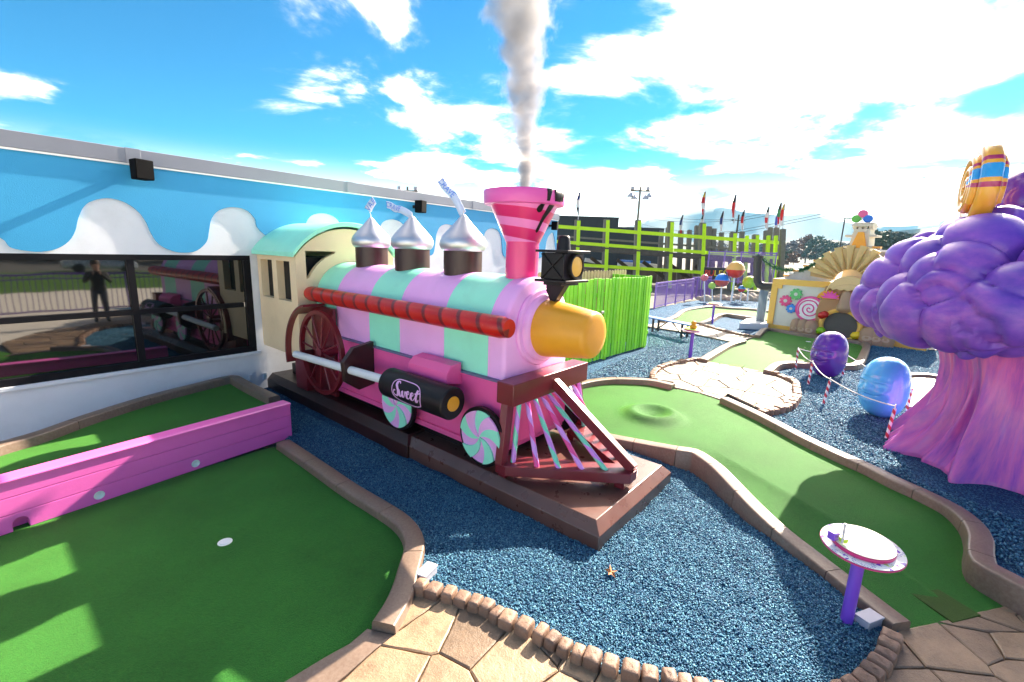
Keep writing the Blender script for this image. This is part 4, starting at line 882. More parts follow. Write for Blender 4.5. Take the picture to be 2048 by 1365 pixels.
# ================================================================== SCORE POSTS
VIO = paint('violet_paint', (.20, .06, .60), .38, .08, 3, .08, 80, coat=.2)
MAGE = paint('magenta_edge', (.55, .03, .18), .4)
def m_print():
    m, t, b = newmat('printed_disc'); q = NT(t); pos = q.n('TexCoord').outputs['Object']; mp = q.n('Mapping'); q.l(pos, mp.inputs[0]); mp.inputs['Rotation'].default_value = (0, 0, .5)
    br = q.n('TexBrick'); q.l(mp.outputs[0], br.inputs[0]); br.inputs['Scale'].default_value = 26; br.inputs['Mortar Size'].default_value = .05; br.inputs['Color1'].default_value = (.62, .60, .66, 1); br.inputs['Color2'].default_value = (.25, .24, .5, 1); br.inputs['Mortar'].default_value = (.8, .8, .8, 1)
    f = q.noise(pos, 20, 2); c = q.ramp(f, [(0, (.20, .08, .5)), (.40, (.80, .79, .78)), (.56, (.80, .79, .78)), (.62, (.5, .7, .15)), (.70, (.7, .1, .35))], 'CONSTANT')
    q.l(q.mix(q.math('GREATER_THAN', q.noise(pos, 11, 1), .56), c, br.outputs[0]), b.inputs['Base Color']); b.inputs['Roughness'].default_value = .22; return m
PRINT = m_print(); CREAM = paint('cream_laminate', (.80, .78, .70), .2, .04)
GREENP = paint('lime_plastic', (.45, .68, .05), .4)
def score_post(px_, py_, z0, h, r, lb, topkind, lean=(0, 0)):
    p = G(px_, py_, z0); t_ = thing('score_post', lb, 'score post', (p[0], p[1], z0))
    mb = MB(); mb.tube([(0, 0, -.05), (lean[0], lean[1], h-.012)], r*.16, 24); mb.build('post', VIO, t_, 50)
    tilt = Matrix.Rotation(radians(5), 3, 'Y')
    def disc(rr, z0_, z1_, name, mats, cut=False):
        mb = MB(); mb.lathe([(rr-.004, z0_), (rr, z0_+.004), (rr, z1_-.003), (rr-.004, z1_)], 56); mb.f, mb.mi = mb.f, mb.mi
        o = mb.build(name, mats, t_, 40); o.location = (lean[0], lean[1], h); o.rotation_euler = (0, radians(-4), 0); return o
    disc(r, -.012, .001, 'lower_disc_edge', MAGE); disc(r*.985, .0015, .006, 'lower_disc', PRINT); disc(r*.76, .0062, .035, 'upper_disc_edge', MAGE); disc(r*.75, .0355, .040, 'upper_disc', CREAM if topkind == 0 else GREENP)
    if topkind == 0:
        mb = MB(); mb.prism([(-.16, .0), (-.06, .0), (-.06, .03), (-.11, .05), (-.16, .055)], lambda a, b, d: (a*.9-.02, d, b), .05, .10); o = mb.build('pencil_holder', VIO, t_, 20, .006); o.location = (lean[0]-.02, lean[1]+.03, h+.036); o.rotation_euler = (0, 0, -.5)
        mb = MB(); mb.tube([(-.15, .11, .05), (-.145, .112, .19)], .007, 10); o = mb.build('pencil', GREYB, t_, 40); o.location = (lean[0], lean[1], h)
        mb = MB(); mb.lathe([(.024, .05), (.028, .065), (.024, .08), (.0, .082)], 16, (-.118, .105, 0)); o = mb.build('sharpener', GREENP, t_, 40); o.location = (lean[0], lean[1], h)
    elif topkind == 1:
        mb = MB(); mb.lathe([(.07, .04), (.085, .07), (.075, .11), (.05, .13), (.06, .15), (.055, .19), (.03, .215), (.0, .22)], 18); o = mb.build('gummy_figure', ORANGE, t_, 60); o.location = (lean[0], lean[1], h)
    return t_
score_post(1692, 1246, .03, .60, .235, 'near purple score post with printed oval discs and a pencil', 0)
score_post(1380, 715, .12, .66, .26, 'purple score post with orange figure on top in front of the picket fence', 1)
score_post(1424, 647, .12, .70, .26, 'far purple score post beside the third green', 2)
# ================================================================== PICKET FENCE
FG = paint('fence_green', (.20, .74, .015), .5, .12, 3, .3, 70, dirt=.06); FG2 = paint('fence_green_dark', (.15, .64, .012), .5, .12, 3, .3, 70, dirt=.1); FG3 = paint('fence_green_light', (.25, .80, .02), .5, .12, 3, .3, 70, dirt=.06); RAWW = paint('raw_picket', (.46, .34, .17), .7, .2, 6, .3, 60)
fe = thing('picket_fence', 'bright green painted picket fence between the train and the far greens', 'fence', (10., 4.4, .1)); fo_ = fe.location
def picket(x, y, w, zt, th_, mat, dog, raw=False):
    mb = MB(); c = .035 if dog else .0
    mb.prism([(x-w/2, .15), (x+w/2, .15), (x+w/2, zt-c), (x+w/2-c, zt), (x-w/2+c, zt), (x-w/2, zt-c)] if dog else [(x-w/2, .15), (x+w/2, .15), (x+w/2, zt), (x-w/2, zt)], lambda a, b, d: (a, d, b), y, y+th_); mb.build('picket', mat, fe, 0, .004, off=fo_)
x = 7.45; k = 0
while x < 11.45:
    w = random.uniform(.118, .142); yy = 4.32+(11.44-x)*.073; picket(x, yy+random.uniform(-.008, .008), w, 1.955+random.uniform(-.02, .015), .02, random.choice((FG, FG2, FG3)), False); x += w+random.choice((.007, .010, .03, .016, .022)); k += 1
x = 8.0
while x < 12.4:
    picket(x, 5.45, .135, 2.055+random.uniform(-.01, .01), .02, RAWW, True); x += .165
for y, x0, x1, z in ((4.46, 7.4, 11.5, .5), (4.46, 7.4, 11.5, 1.6)):
    mb = MB(); mb.beam((x0, 4.36+(11.44-x0)*.073, z), (x1, 4.36+(11.44-x1)*.073, z), .04, .09); mb.build('rail', FG, fe, 0, off=fo_)
for z in (.5, 1.7):
    mb = MB(); mb.beam((8, 5.43, z), (12.4, 5.43, z), .04, .09); mb.build('rail', RAWW, fe, 0, off=fo_)
for i in range(8):
    picket_y = 4.42+i*.15; mb = MB(); mb.box(11.47, 11.49, picket_y-.066, picket_y+.066, .15, 1.95); mb.build('picket', FG, fe, 0, .004, off=fo_)
for x, y in ((9.4, 4.5), (11.4, 4.36)):
    mb = MB(); mb.box(x-.045, x+.045, y, y+.09, .05, 1.85); mb.build('post', FG, fe, 0, off=fo_)
for px_, py_ in ((1204, 625), (1194, 731)):
    p = onplane(px_, py_, (11.44, 4.30, 0), (.073, 1, 0)); mb = MB(); mb.box(p[0]-.06, p[0]+.05, p[1]-.03, p[1]+.0, p[2]-.025, p[2]+.03); mb.build('gate_latch', paint('galvanised', (.5, .5, .5), .4, metal=.6), fe, 0, .006, off=fo_)
# ================================================================== EGG FIGURES
def egg(px_, py_, ptop, wpx, colr, name, lb, facerot):
    p = G(px_, py_, .12); dep = (p-CP)@FW; d2 = p[:2]/np.linalg.norm(p[:2]); cosv = abs(d2@fh[:2])
    Wd = wpx/FPX*dep*cosv*1.06; lo__, hi__ = .2, 3
    for _ in range(40):
        mid = (lo__+hi__)/2; v = np.array([p[0], p[1], mid])-CP; y = 682.5-FPX*(v@UP)/(v@FW)
        if y > ptop: lo__ = mid
        else: hi__ = mid
    Hh = lo__-.12; a = Wd/2; fa = atan2(-d2[1], -d2[0])+facerot
    mb = MB(); nu, nv = 120, 96
    def bumpf(al, h):
        g = lambda x0, h0, sx, sh, am: am*math.exp(-((al-x0)/sx)**2-((h-h0)/sh)**2)
        s = g(0, .04, .16, .09, .105)+g(0, -.05, .22, .05, .05)                                # nose
        s -= g(-.42, .16, .20, .075, .060)+g(.42, .16, .20, .075, .060)                        # eye sockets
        s += g(-.42, .15, .12, .045, .050)+g(.42, .15, .12, .045, .050)                        # eyelids
        s += g(-.42, .27, .30, .035, .045)+g(.42, .27, .30, .035, .045)                        # brows
        s += g(-.55, -.06, .22, .10, .045)+g(.55, -.06, .22, .10, .045)                        # cheeks
        s -= g(0, -.20+.06*(al/.6)**2, .48, .028, .060); s += g(0, -.27+.05*(al/.5)**2, .35, .03, .035)+g(0, -.145+.05*(al/.5)**2, .42, .022, .026)   # smile, lips
        s += g(0, -.40, .28, .06, .04); s += g(-.2, .42, .3, .02, .016)+g(.2, .47, .3, .02, .014); return s
    def fn(i, j):
        t = 2*pi*i; f = -pi/2+pi*j; h = sin(f); e = 2.35; r = (1-abs(h)**e)**(1/e); al = (t-fa+pi) % (2*pi)-pi; b = bumpf(al, h) if abs(al) < 1.6 else 0
        lean = -.10*h*h
        rr = a*(r+1.5*b*(1 if r > .3 else r/.3)); return (rr*cos(t)+lean*a*cos(fa), rr*sin(t)+lean*a*sin(fa), Hh/2+Hh/2*h)
    mb.grid(fn, nu, nv); o = mb.build(name, colr, None, 80, fix=False); bmx = bmesh.new(); bmx.from_mesh(o.data); bmesh.ops.remove_doubles(bmx, verts=bmx.verts, dist=.0005); bmesh.ops.recalc_face_normals(bmx, faces=bmx.faces); bmx.to_mesh(o.data); bmx.free()
    o.location = (p[0], p[1], .10); tag(o, lb, 'egg figure', 'egg figures with faces'); return o
PEGG = paint('purple_gloss', (.13, .022, .33), .22, .1, 3, .05, 40, coat=.6); BEGG = paint('blue_gloss', (.08, .46, .92), .24, .08, 3, .05, 40, coat=.6)
egg(1650, 753, 662, 72, PEGG, 'egg_figure', 'glossy purple egg figure with a smiling face in the blue gravel', -.55)
egg(1756, 831, 713, 99, BEGG, 'egg_figure', 'glossy light blue egg figure with a laughing face near the mushroom', -.62)
# ================================================================== CANDY CANE POSTS AND ROPE
ROPE = paint('white_rope', (.75, .72, .70), .7, .15, 40, .5, 300)
cane_px = [((1596, 700), (1591, 739)), ((1625, 727), (1616, 770)), ((1660, 762), (1646, 810)), ((1692, 712), (1685, 752)), ((1790, 817), (1772, 878)), ((1824, 778), (1813, 822))]
cane_lb = ['candy striped post nearest the second green, left of the purple egg', 'candy striped post in front of the purple egg', 'candy striped post between the purple and blue eggs, on the path side', 'candy striped post behind, between the purple egg and the blue egg', 'candy striped post right beside the mushroom trunk', 'candy striped post half hidden behind the blue egg and mushroom']
ctop = []
for ((tx, ty), (bx, by)), lb in zip(cane_px, cane_lb):
    b = G(bx, by, .11); dep = (b-CP)@FW; tpt = at(tx, ty, dep); t_ = thing('candy_cane_post', lb, 'post', b, 0, 'candy striped rope posts'); d = tpt-b
    rod('shaft', (0, 0, 0), tuple(d), .021, CANE, t_); mb = MB(); c = d
    ring = [(c[0]+.022*cos(2*pi*j/16), c[1], c[2]+.03+.022*sin(2*pi*j/16)) for j in range(17)]; mb.tube(ring, .007, 8, False); mb.build('rope_eye', WHITEP, t_, 60); ctop.append(tpt+np.array([0, 0, .03]))
def rope(i, j, lb):
    a, b = ctop[i], ctop[j]; pts = [a+(b-a)*t-np.array([0, 0, .05*4*t*(1-t)]) for t in np.linspace(0, 1, 14)]; mb = MB(); mb.tube(pts, .008, 8); o = mb.build('rope', ROPE, None, 60, off=a); o.location = tuple(a); tag(o, lb, 'rope', 'white ropes between the striped posts')
rope(0, 1, 'white rope from the leftmost striped post to the one before the purple egg'); rope(1, 2, 'white rope crossing in front of the purple egg'); rope(2, 4, 'white rope crossing in front of the blue egg'); rope(0, 3, 'white rope passing behind the purple egg'); rope(3, 5, 'white rope passing behind the blue egg')
# ================================================================== MUSHROOM
MC = np.array([7.9, -1.68]); MZ = .10
def m_cap():
    m, t, b = newmat('mushroom_purple'); q = NT(t); pos = q.n('TexCoord').outputs['Object']; mp = q.n('Mapping'); q.l(pos, mp.inputs[0]); mp.inputs['Scale'].default_value = (1, 1, 1.6)
    f = q.noise(mp.outputs[0], 2.2, 6, .65); g = q.noise(pos, 1.1, 2)
    col = q.ramp(f, [(.33, (.10, .035, .38)), (.5, (.20, .06, .44)), (.68, (.36, .11, .46))]); col = q.mix(q.math('MULTIPLY_ADD', g, 2, -.8, True), col, (.15, .06, .52), 'MIX')
    q.l(col, b.inputs['Base Color']); b.inputs['Roughness'].default_value = .45; b.inputs['Coat Weight'].default_value = .1; b.inputs['Coat Roughness'].default_value = .3
    q.l(q.bump(q.noise(mp.outputs[0], 9, 5, .6), .12, .02), b.inputs['Normal']); return m
def m_trunk():
    m, t, b = newmat('mushroom_trunk'); q = NT(t); tc = q.n('TexCoord').outputs['Object']; s = q.n('SeparateXYZ'); q.l(tc, s.inputs[0])
    ang = q.math('ARCTAN2', s.outputs[1], s.outputs[0]); c = q.n('CombineXYZ'); q.l(q.math('MULTIPLY', ang, 9.), c.inputs[0]); q.l(q.math('MULTIPLY', s.outputs[2], 1.3), c.inputs[1])
    f = q.noise(c.outputs[0], 1.0, 6, .65); col = q.ramp(f, [(.30, (.20, .05, .42)), (.42, (.44, .09, .48)), (.58, (.70, .14, .46)), (.74, (.58, .15, .55))])
    q.l(col, b.inputs['Base Color']); b.inputs['Roughness'].default_value = .36; b.inputs['Coat Weight'].default_value = .2
    q.l(q.bump(q.noise(c.outputs[0], 3.2, 5, .6), .25, .02), b.inputs['Normal']); return m
ms = thing('mushroom_tree', 'giant purple mushroom with lumpy cap and flared pink trunk', 'mushroom', (MC[0], MC[1], MZ))
rr = random.Random(3); folds = [(rr.uniform(0, 2*pi), rr.uniform(.045, .10), rr.uniform(.035, .085), rr.uniform(-.3, .3)) for _ in range(64)]
def trunk(i, j):
    a = 2*pi*i; h = 1.55*j; base = .70+.40*(1-min(1, h/1.0))**2.2+.12*max(0, (h-1.05)/.5)**1.5
    amp = .45+.9*(1-min(1, h/1.2)); s = 0
    for (a0, w, am, tw) in folds:
        d = (a-a0-tw*h*.6+pi) % (2*pi)-pi; s += am*math.exp(-(d/w)**2)
    r = base+(s-.08)*amp*1.1-.03*(h < .04); return (r*cos(a), r*sin(a), h-.02)
mb = MB(); mb.grid(trunk, 360, 60); mb.build('trunk', m_trunk(), ms, 80, fix=False)
pts_l = []; ng = 185
for k in range(ng):
    zf_ = 1-2*(k+.5)/ng; ph = k*2.399963+rr.uniform(-.35, .35); zf_ = max(-.98, min(.99, zf_+rr.uniform(-.05, .05))); rr_ = sqrt(1-zf_*zf_); pts_l.append((rr_*cos(ph), rr_*sin(ph), zf_))
PL = np.array(pts_l); PS = np.array([rr.uniform(.27, .46) for _ in range(ng)]); PSM = PS/.40
def cap(i, j):
    a = 2*pi*i; f = pi*(j)-pi/2; d = np.array([cos(f)*cos(a), cos(f)*sin(a), sin(f)]); Rz = .93 if d[2] > 0 else .32; PLm = PL*np.array([1.5, 1.5, 1.]); PLm[:, 2] *= np.where(PL[:, 2] > 0, .93, .32); dist = np.sqrt(((PLm-d*np.array([1.5, 1.5, Rz]))**2).sum(1)); hh = np.maximum(0, 1-(dist/PS)**2); top2 = np.sort(hh)[-2:]
    hgt = top2[1]**.7-.16*math.exp(-(top2[1]-top2[0])/.06)
    fl = -.55 if d[2] < 0 else 1.0
    R = 1.50; k_ = .32*hgt*(1 if d[2] > -.5 else .6)*PSM[int(np.argmax(hh))]; nn_ = np.array([d[0]/1.5, d[1]/1.5, d[2]/Rz]); nn_ /= np.linalg.norm(nn_); p_ = np.array([R*d[0], R*d[1], Rz*d[2]])+nn_*k_
    return (p_[0], p_[1], 1.88+p_[2])
mb = MB(); mb.grid(cap, 300, 170); o = mb.build('cap', m_cap(), ms, 80, fix=False); sm = o.modifiers.new('s', 'SMOOTH'); sm.iterations = 1; sm.factor = .4
# wheel candy and gumdrop on top
def m_wheelrim():
    m, t, b = newmat('wheel_candy_rim'); q = NT(t); s = q.n('SeparateXYZ'); q.l(q.n('TexCoord').outputs['Object'], s.inputs[0]); ang = q.math('DIVIDE', q.math('ADD', q.math('ARCTAN2', s.outputs[2], q.math('MULTIPLY', s.outputs[0], -1.)), pi), 2*pi)
    f = ang; pk, or_, bl__ = (.42, .015, .11), (.82, .38, .03), (.01, .32, .70)
    col = q.ramp(f, [(0, or_), (.478, pk), (.497, or_), (.512, bl__), (.57, or_), (.585, pk), (.604, or_)], 'CONSTANT')
    q.l(col, b.inputs['Base Color']); b.inputs['Roughness'].default_value = .28; b.inputs['Coat Weight'].default_value = .4; return m
wc_p = at(1962, 374, 5.35); WR = .475; MRIM = m_wheelrim()
wc = thing('wheel_candy', 'large upright orange wheel candy with blue and pink bands on the mushroom', 'candy wheel', (wc_p[0], wc_p[1], wc_p[2]-WR))
wax = atan2(wc_p[1], wc_p[0])+pi/2+radians(9)       # axle direction, turned towards the camera's left
mb = MB(); mb.lathe([(WR-.14, -.075), (WR-.07, -.095), (WR-.025, -.085), (WR, -.055), (WR, .055), (WR-.025, .085), (WR-.07, .095), (WR-.14, .075)], 64, (0, 0, 0), 'y', True); o = mb.build('rim', MRIM, wc, 50); o.location = (0, 0, WR); o.rotation_euler = (0, 0, wax-pi/2)
mb = MB(); sp = [((.05+.30*t)*cos(2*pi*2.6*t), -.10, (.05+.30*t)*sin(2*pi*2.6*t)) for t in np.linspace(0, 1, 110)]; sp2 = [(a, -b, c) for a, b, c in sp]
mb.tube(sp, .05, 10); o = mb.build('spiral', MRIM, wc, 60); o.location = (0, 0, WR); o.rotation_euler = (0, 0, wax-pi/2)
mb = MB(); mb.tube(sp2, .05, 10); o = mb.build('spiral', MRIM, wc, 60); o.location = (0, 0, WR); o.rotation_euler = (0, 0, wax-pi/2)
gp = at(2032, 446, 5.75); mb = MB(); mb.lathe([(.27, 0), (.29, .06), (.28, .20), (.24, .36), (.17, .46), (.08, .51), (.0, .52)], 32); o = mb.build('gumdrop', PEGG, None, 60); o.location = (gp[0], gp[1], gp[2]+.12); tag(o, 'dark purple gumdrop behind the wheel candy on the mushroom', 'gumdrop')
# ================================================================== FACE BUILDING (golf obstacle)
def weld(o):
    b = bmesh.new(); b.from_mesh(o.data); bmesh.ops.remove_doubles(b, verts=b.verts, dist=.0005); bmesh.ops.recalc_face_normals(b, faces=b.faces); b.to_mesh(o.data); b.free()
for o in list(ms.children): weld(o)
P0 = G(1533, 657, .12); P1 = G(1853, 702, .12); e1 = (P1-P0)/np.linalg.norm(P1-P0); fn_ = np.array([e1[1], -e1[0], 0]);
if fn_@(CP-P0) < 0: fn_ = -fn_
FLEN = np.linalg.norm(P1-P0); frz = atan2(e1[1], e1[0])
fb = thing('face_building', 'yellow framed face building with open mouth, fan crown and lollipop tower', 'obstacle building', (P0[0], P0[1], .10), frz)
LZ0 = .10
def fs(px_, py_, d=0.):
    """(along, up) on the facade plane moved d metres towards the viewer; local y is minus d"""
    p = onplane(px_, py_, P0+fn_*d, fn_); return (p-P0)@e1, p[2]-LZ0
sgn = -1 if (np.cross(np.array([0, 0, 1.]), e1)@fn_) < 0 else 1     # local +y = z x e1
def fpris(mb, poly, d0, d1): mb.prism(poly, lambda a, b, d: (a, sgn*d, b), d0, d1)
def disc_poly(c, rx, rz_, n=28, a0=0, a1=2*pi): return [(c[0]+rx*cos(a0+(a1-a0)*j/n), c[1]+rz_*sin(a0+(a1-a0)*j/n)) for j in range(n+(0 if a1-a0 > 6.28 else 1))]
CRM = paint('cream_panel', (.62, .64, .56), .55, .05, 2, dirt=.05); YFR = paint('yellow_frame', (.78, .46, .09), .5, .06); BROWN = paint('face_brown', (.42, .22, .10), .5, .08); SKIN2 = paint('finger_tan', (.40, .25, .15), .45, .08); HAIR = paint('straw_brow', (.66, .47, .22), .5, .06)
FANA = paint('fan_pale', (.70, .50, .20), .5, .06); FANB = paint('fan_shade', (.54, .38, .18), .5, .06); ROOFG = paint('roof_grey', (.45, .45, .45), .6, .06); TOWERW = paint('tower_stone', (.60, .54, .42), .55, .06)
HT = fs(1547, 557)[1]
mb = MB(); mb.box(0, FLEN, -.02 if sgn < 0 else -1.3, 1.3 if sgn < 0 else .02, 0, HT); mb.v = [(a, -sgn*abs(b) if abs(b) > .1 else b, c) for a, b, c in mb.v]
mb.build('body', CRM, fb, 0)
w_ = .19; mb = MB()
for a, b, c, d in ((0, FLEN, HT-w_, HT), (0, FLEN, 0, w_), (0, w_, w_, HT-w_), (FLEN-w_, FLEN, w_, HT-w_)):
    m_ = MB(); fpris(m_, [(a, c), (b, c), (b, d), (a, d)], .021, .07); m_.build('frame_board', YFR, fb, 0, .006)
for a, c in ((w_, HT-w_-.13), ):
    m_ = MB(); fpris(m_, [(a, c), (a+.13, c), (a+.13, HT-w_), (a, HT-w_)], .021, .068); m_.build('frame_corner', YFR, fb, 0)
# gears
def gear(px_, py_, rpx, colr):
    c = fs(px_, py_, .06); r = rpx; poly = []
    for k in range(9):
        for dt, rr_ in ((-.24, .78), (-.16, 1.), (.16, 1.), (.24, .78)): t = 2*pi*k/9+dt; poly.append((c[0]+r*rr_*cos(t), c[1]+r*rr_*sin(t)))
    m_ = MB(); fpris(m_, poly, .021, .075); m_.build('gear', colr, fb, 0, .004); m_ = MB(); fpris(m_, disc_poly(c, r*.3, r*.3, 16), .0755, .085); m_.build('gear_hub', CRM, fb, 0)
gear(1592, 589, .19, paint('gear_green', (.10, .48, .16), .4)); gear(1571, 602, .19, paint('gear_pink', (.72, .06, .22), .4)); gear(1582, 617.5, .155, paint('gear_blue', (.01, .24, .72), .4))
def swirl(px_, py_, r, ring, lb):
    c = fs(px_, py_, .08); m_ = MB(); fpris(m_, disc_poly(c, r, r, 40), .021, .10); s = m_.build('swirl_disc', ring, fb, 30, .01); m_ = MB(); fpris(m_, disc_poly(c, r*.82, r*.82, 40), .1005, .112); m_.build('swirl_white', WHITEP, s, 0)
    m_ = MB(); pts = [(c[0]+r*.78*t*cos(2*pi*2.6*t), sgn*.112, c[1]+r*.78*t*sin(2*pi*2.6*t)) for t in np.linspace(.03, 1, 90)]; m_.tube(pts, r*.05, 8); m_.build('swirl_line', ring, s, 60)
swirl(1619, 618.5, .41, paint('swirl_pink', (.74, .06, .30), .35), ''); swirl(1754, 640, .40, YFR, '')
# face
c_l, c_r = fs(1630, 660, .1)[0], fs(1735, 660, .1)[0]; zb0 = .0; zt0 = fs(1690, 575, .1)[1]
m_ = MB(); fpris(m_, [(c_l, 0), (c_r, 0), (c_r+.05, zt0*.5), (c_r-.1, zt0), (c_l+.1, zt0), (c_l-.05, zt0*.5)], .075, .16); m_.build('face_panel', BROWN, fb, 0, .03)
bc = fs(1697, 588, .2); bw = fs(1745, 588, .2)[0]-bc[0]; bh = fs(1697, 553, .2)[1]-bc[1]
arcp = disc_poly(bc, bw, bh, 24, 0, pi); low_ = [(bc[0]-bw+2*bw*k/12, bc[1]+.16*bh*(1.6 if k % 2 else .9)) for k in range(1, 12)]
m_ = MB(); fpris(m_, arcp+low_, .161, .29); m_.build('straw_brow', HAIR, fb, 20, .02)
m_ = MB(); fpris(m_, [(a, b-.06) for a, b in disc_poly((bc[0], bc[1]+.12), bw*.72, bh*.42, 20, 0.1, pi-.1)]+[(bc[0]-bw*.66+bw*1.32*k/8, bc[1]+.07+(.05 if k % 2 else 0)) for k in range(0, 9)], .291, .35); m_.build('straw_fringe', HAIR, fb, 20, .015)
ec = fs(1656, 598, .2); m_ = MB(); fpris(m_, disc_poly(ec, .30, .26, 20, 0, pi), .161, .22); m_.build('eye', ORANGE, fb, 20, .01)
PSPL = paint('splat_pink', (.80, .06, .40), .35); sp_ = []
for k in range(14): t = pi*k/13; r = .16 if k % 2 else .28; sp_.append((ec[0]+.06+r*cos(t), ec[1]+.02+r*.9*sin(t)))
m_ = MB(); fpris(m_, sp_, .2205, .26); m_.build('eye_splat', PSPL, fb, 0)
ec2 = fs(1712, 604, .2); m_ = MB(); fpris(m_, disc_poly(ec2, .28, .24, 20, 0, pi), .161, .22); m_.build('eye', ORANGE, fb, 20, .01)
nc = fs(1687, 620, .3); m_ = MB(); prof = [(.0, .62), (.10, .60), (.15, .45), (.17, .25), (.22, .12), (.20, .02), (.10, -.05), (.0, -.06)]; m_.lathe(prof, 18, (nc[0], sgn*.22, nc[1]-.05)); m_.build('nose', SKIN2, fb, 60)
mc_ = fs(1680, 652, .2); RM = .57
m_ = MB(); rs_ = []
for j in range(41):
    t = 2*pi*j/40; rs_.append([(mc_[0]+(RM+a*1)*cos(t), sgn*d, mc_[1]+(RM+a)*.93*sin(t)) for a, d in ((0, .161), (0, .24), (-.05, .27), (-.12, .25), (-.13, .161))])
m_.rings(rs_, True, False); m_.build('mouth_ring', YFR, fb, 40)
m_ = MB(); fpris(m_, disc_poly(mc_, RM-.12, (RM-.12)*.93, 32), .161, .18); m_.build('mouth_screen', paint('mouth_grey', (.085, .08, .075), .6), fb, 0)
def bean(px_, py_, colr, rot):
    c = fs(px_, py_, .2); m_ = MB(); m_.tube([(c[0]-.13*cos(rot), sgn*.24, c[1]-.13*sin(rot)), (c[0]-.08*cos(rot), sgn*.27, c[1]-.08*sin(rot)), (c[0]+.08*cos(rot), sgn*.27, c[1]+.08*sin(rot)), (c[0]+.13*cos(rot), sgn*.24, c[1]+.13*sin(rot))], [.05, .11, .11, .05], 14); m_.build('jelly_bean', colr, fb, 70)
bean(1648, 630, paint('bean_red', (.55, .02, .012), .25), .5); bean(1724, 639, paint('bean_plum', (.20, .006, .06), .25), -.35); bean(1641, 661, paint('bean_lime', (.25, .62, .02), .25), .1); bean(1714, 671, paint('bean_yellow', (.80, .60, .02), .25), .2)
for px_, py_, r in ((1591, 657, .17), (1605.5, 657, .19), (1622, 658, .22), (1737, 675, .24), (1755.5, 679, .22), (1773, 683, .19)):
    c = fs(px_, py_, .25); m_ = MB(); m_.lathe([(r*.95, -.25), (r, .0), (r*.98, .12), (r*.75, .24), (r*.3, .29), (.0, .295)], 18, (c[0], sgn*.25, max(.22, c[1]-.05))); f_ = m_.build('finger', SKIN2, fb, 60)
    m_ = MB(); fpris(m_, disc_poly((c[0], max(.2, c[1]-.14)), r*.5, r*.35, 14), .25+r*.86, .25+r*.98); m_.build('fingernail', paint('nail', (.50, .36, .26), .35), f_, 30, .01)
# fan crown: pleats
fc = fs(1697, 566, .15); npl = 20
for k in range(npl):
    t0, t1 = radians(172-164*k/npl), radians(172-164*(k+1)/npl); r0_, tipr = .40, 1.0
    Rk = 1.07+.05*sin(pi*(k+.5)/npl)+(.05 if k % 2 else -.03); da, db = (.16, .30) if k % 2 == 0 else (.30, .16)
    m_ = MB(); a_ = (fc[0]+r0_*cos(t0), fc[1]+r0_*sin(t0)); b_ = (fc[0]+r0_*cos(t1), fc[1]+r0_*sin(t1)); c_ = (fc[0]+Rk*cos(t1), fc[1]+Rk*.95*sin(t1)); d_ = (fc[0]+Rk*cos(t0), fc[1]+Rk*.95*sin(t0))
    vs = [(p[0], sgn*dd, p[1]) for p, dd in ((a_, da), (b_, db), (c_, db), (d_, da))]+[(p[0], sgn*.05, p[1]) for p in (a_, b_, c_, d_)]
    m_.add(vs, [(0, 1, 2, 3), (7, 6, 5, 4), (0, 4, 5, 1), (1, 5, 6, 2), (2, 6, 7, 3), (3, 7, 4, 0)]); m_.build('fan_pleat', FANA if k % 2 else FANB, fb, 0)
# stepped cornice and sloping roof, left and right
ORG2 = paint('cornice_orange', (.72, .33, .06), .5)
la, lb_ = fs(1560, 556, 0), fs(1665, 505, 0)
for k in range(10):
    t = k/10; a = la[0]+(lb_[0]-la[0])*t; z = la[1]+(lb_[1]-la[1])*t; w1 = (lb_[0]-la[0])/10
    m_ = MB(); fpris(m_, [(a, HT-.05), (a+w1*.98, HT-.05), (a+w1*.98, z+.05), (a, z+.05)], -.5, -.38); m_.build('stepped_wall', ROOFG, fb, 0)
    m_ = MB(); fpris(m_, [(a-.02, z+.0505), (a+w1, z+.0505), (a+w1, z+.105), (a-.02, z+.105)], -.55, -.30); m_.build('step_cap', WHITEP if k % 2 else ORG2, fb, 0)
ra, rb = fs(1740, 500, 0), fs(1850, 560, 0)
for k in range(8):
    t = k/8; a = ra[0]+(rb[0]-ra[0])*t; z = ra[1]+(rb[1]-ra[1])*t; w1 = (rb[0]-ra[0])/8
    m_ = MB(); fpris(m_, [(a, HT-.05), (a+w1*.98, HT-.05), (a+w1*.98, z+.05), (a, z+.05)], -.5, -.38); m_.build('stepped_wall', ROOFG, fb, 0)
    m_ = MB(); fpris(m_, [(a-.02, z+.0505), (a+w1, z+.0505), (a+w1, z+.105), (a-.02, z+.105)], -.55, -.30); m_.build('step_cap', WHITEP if k % 2 else ORG2, fb, 0)
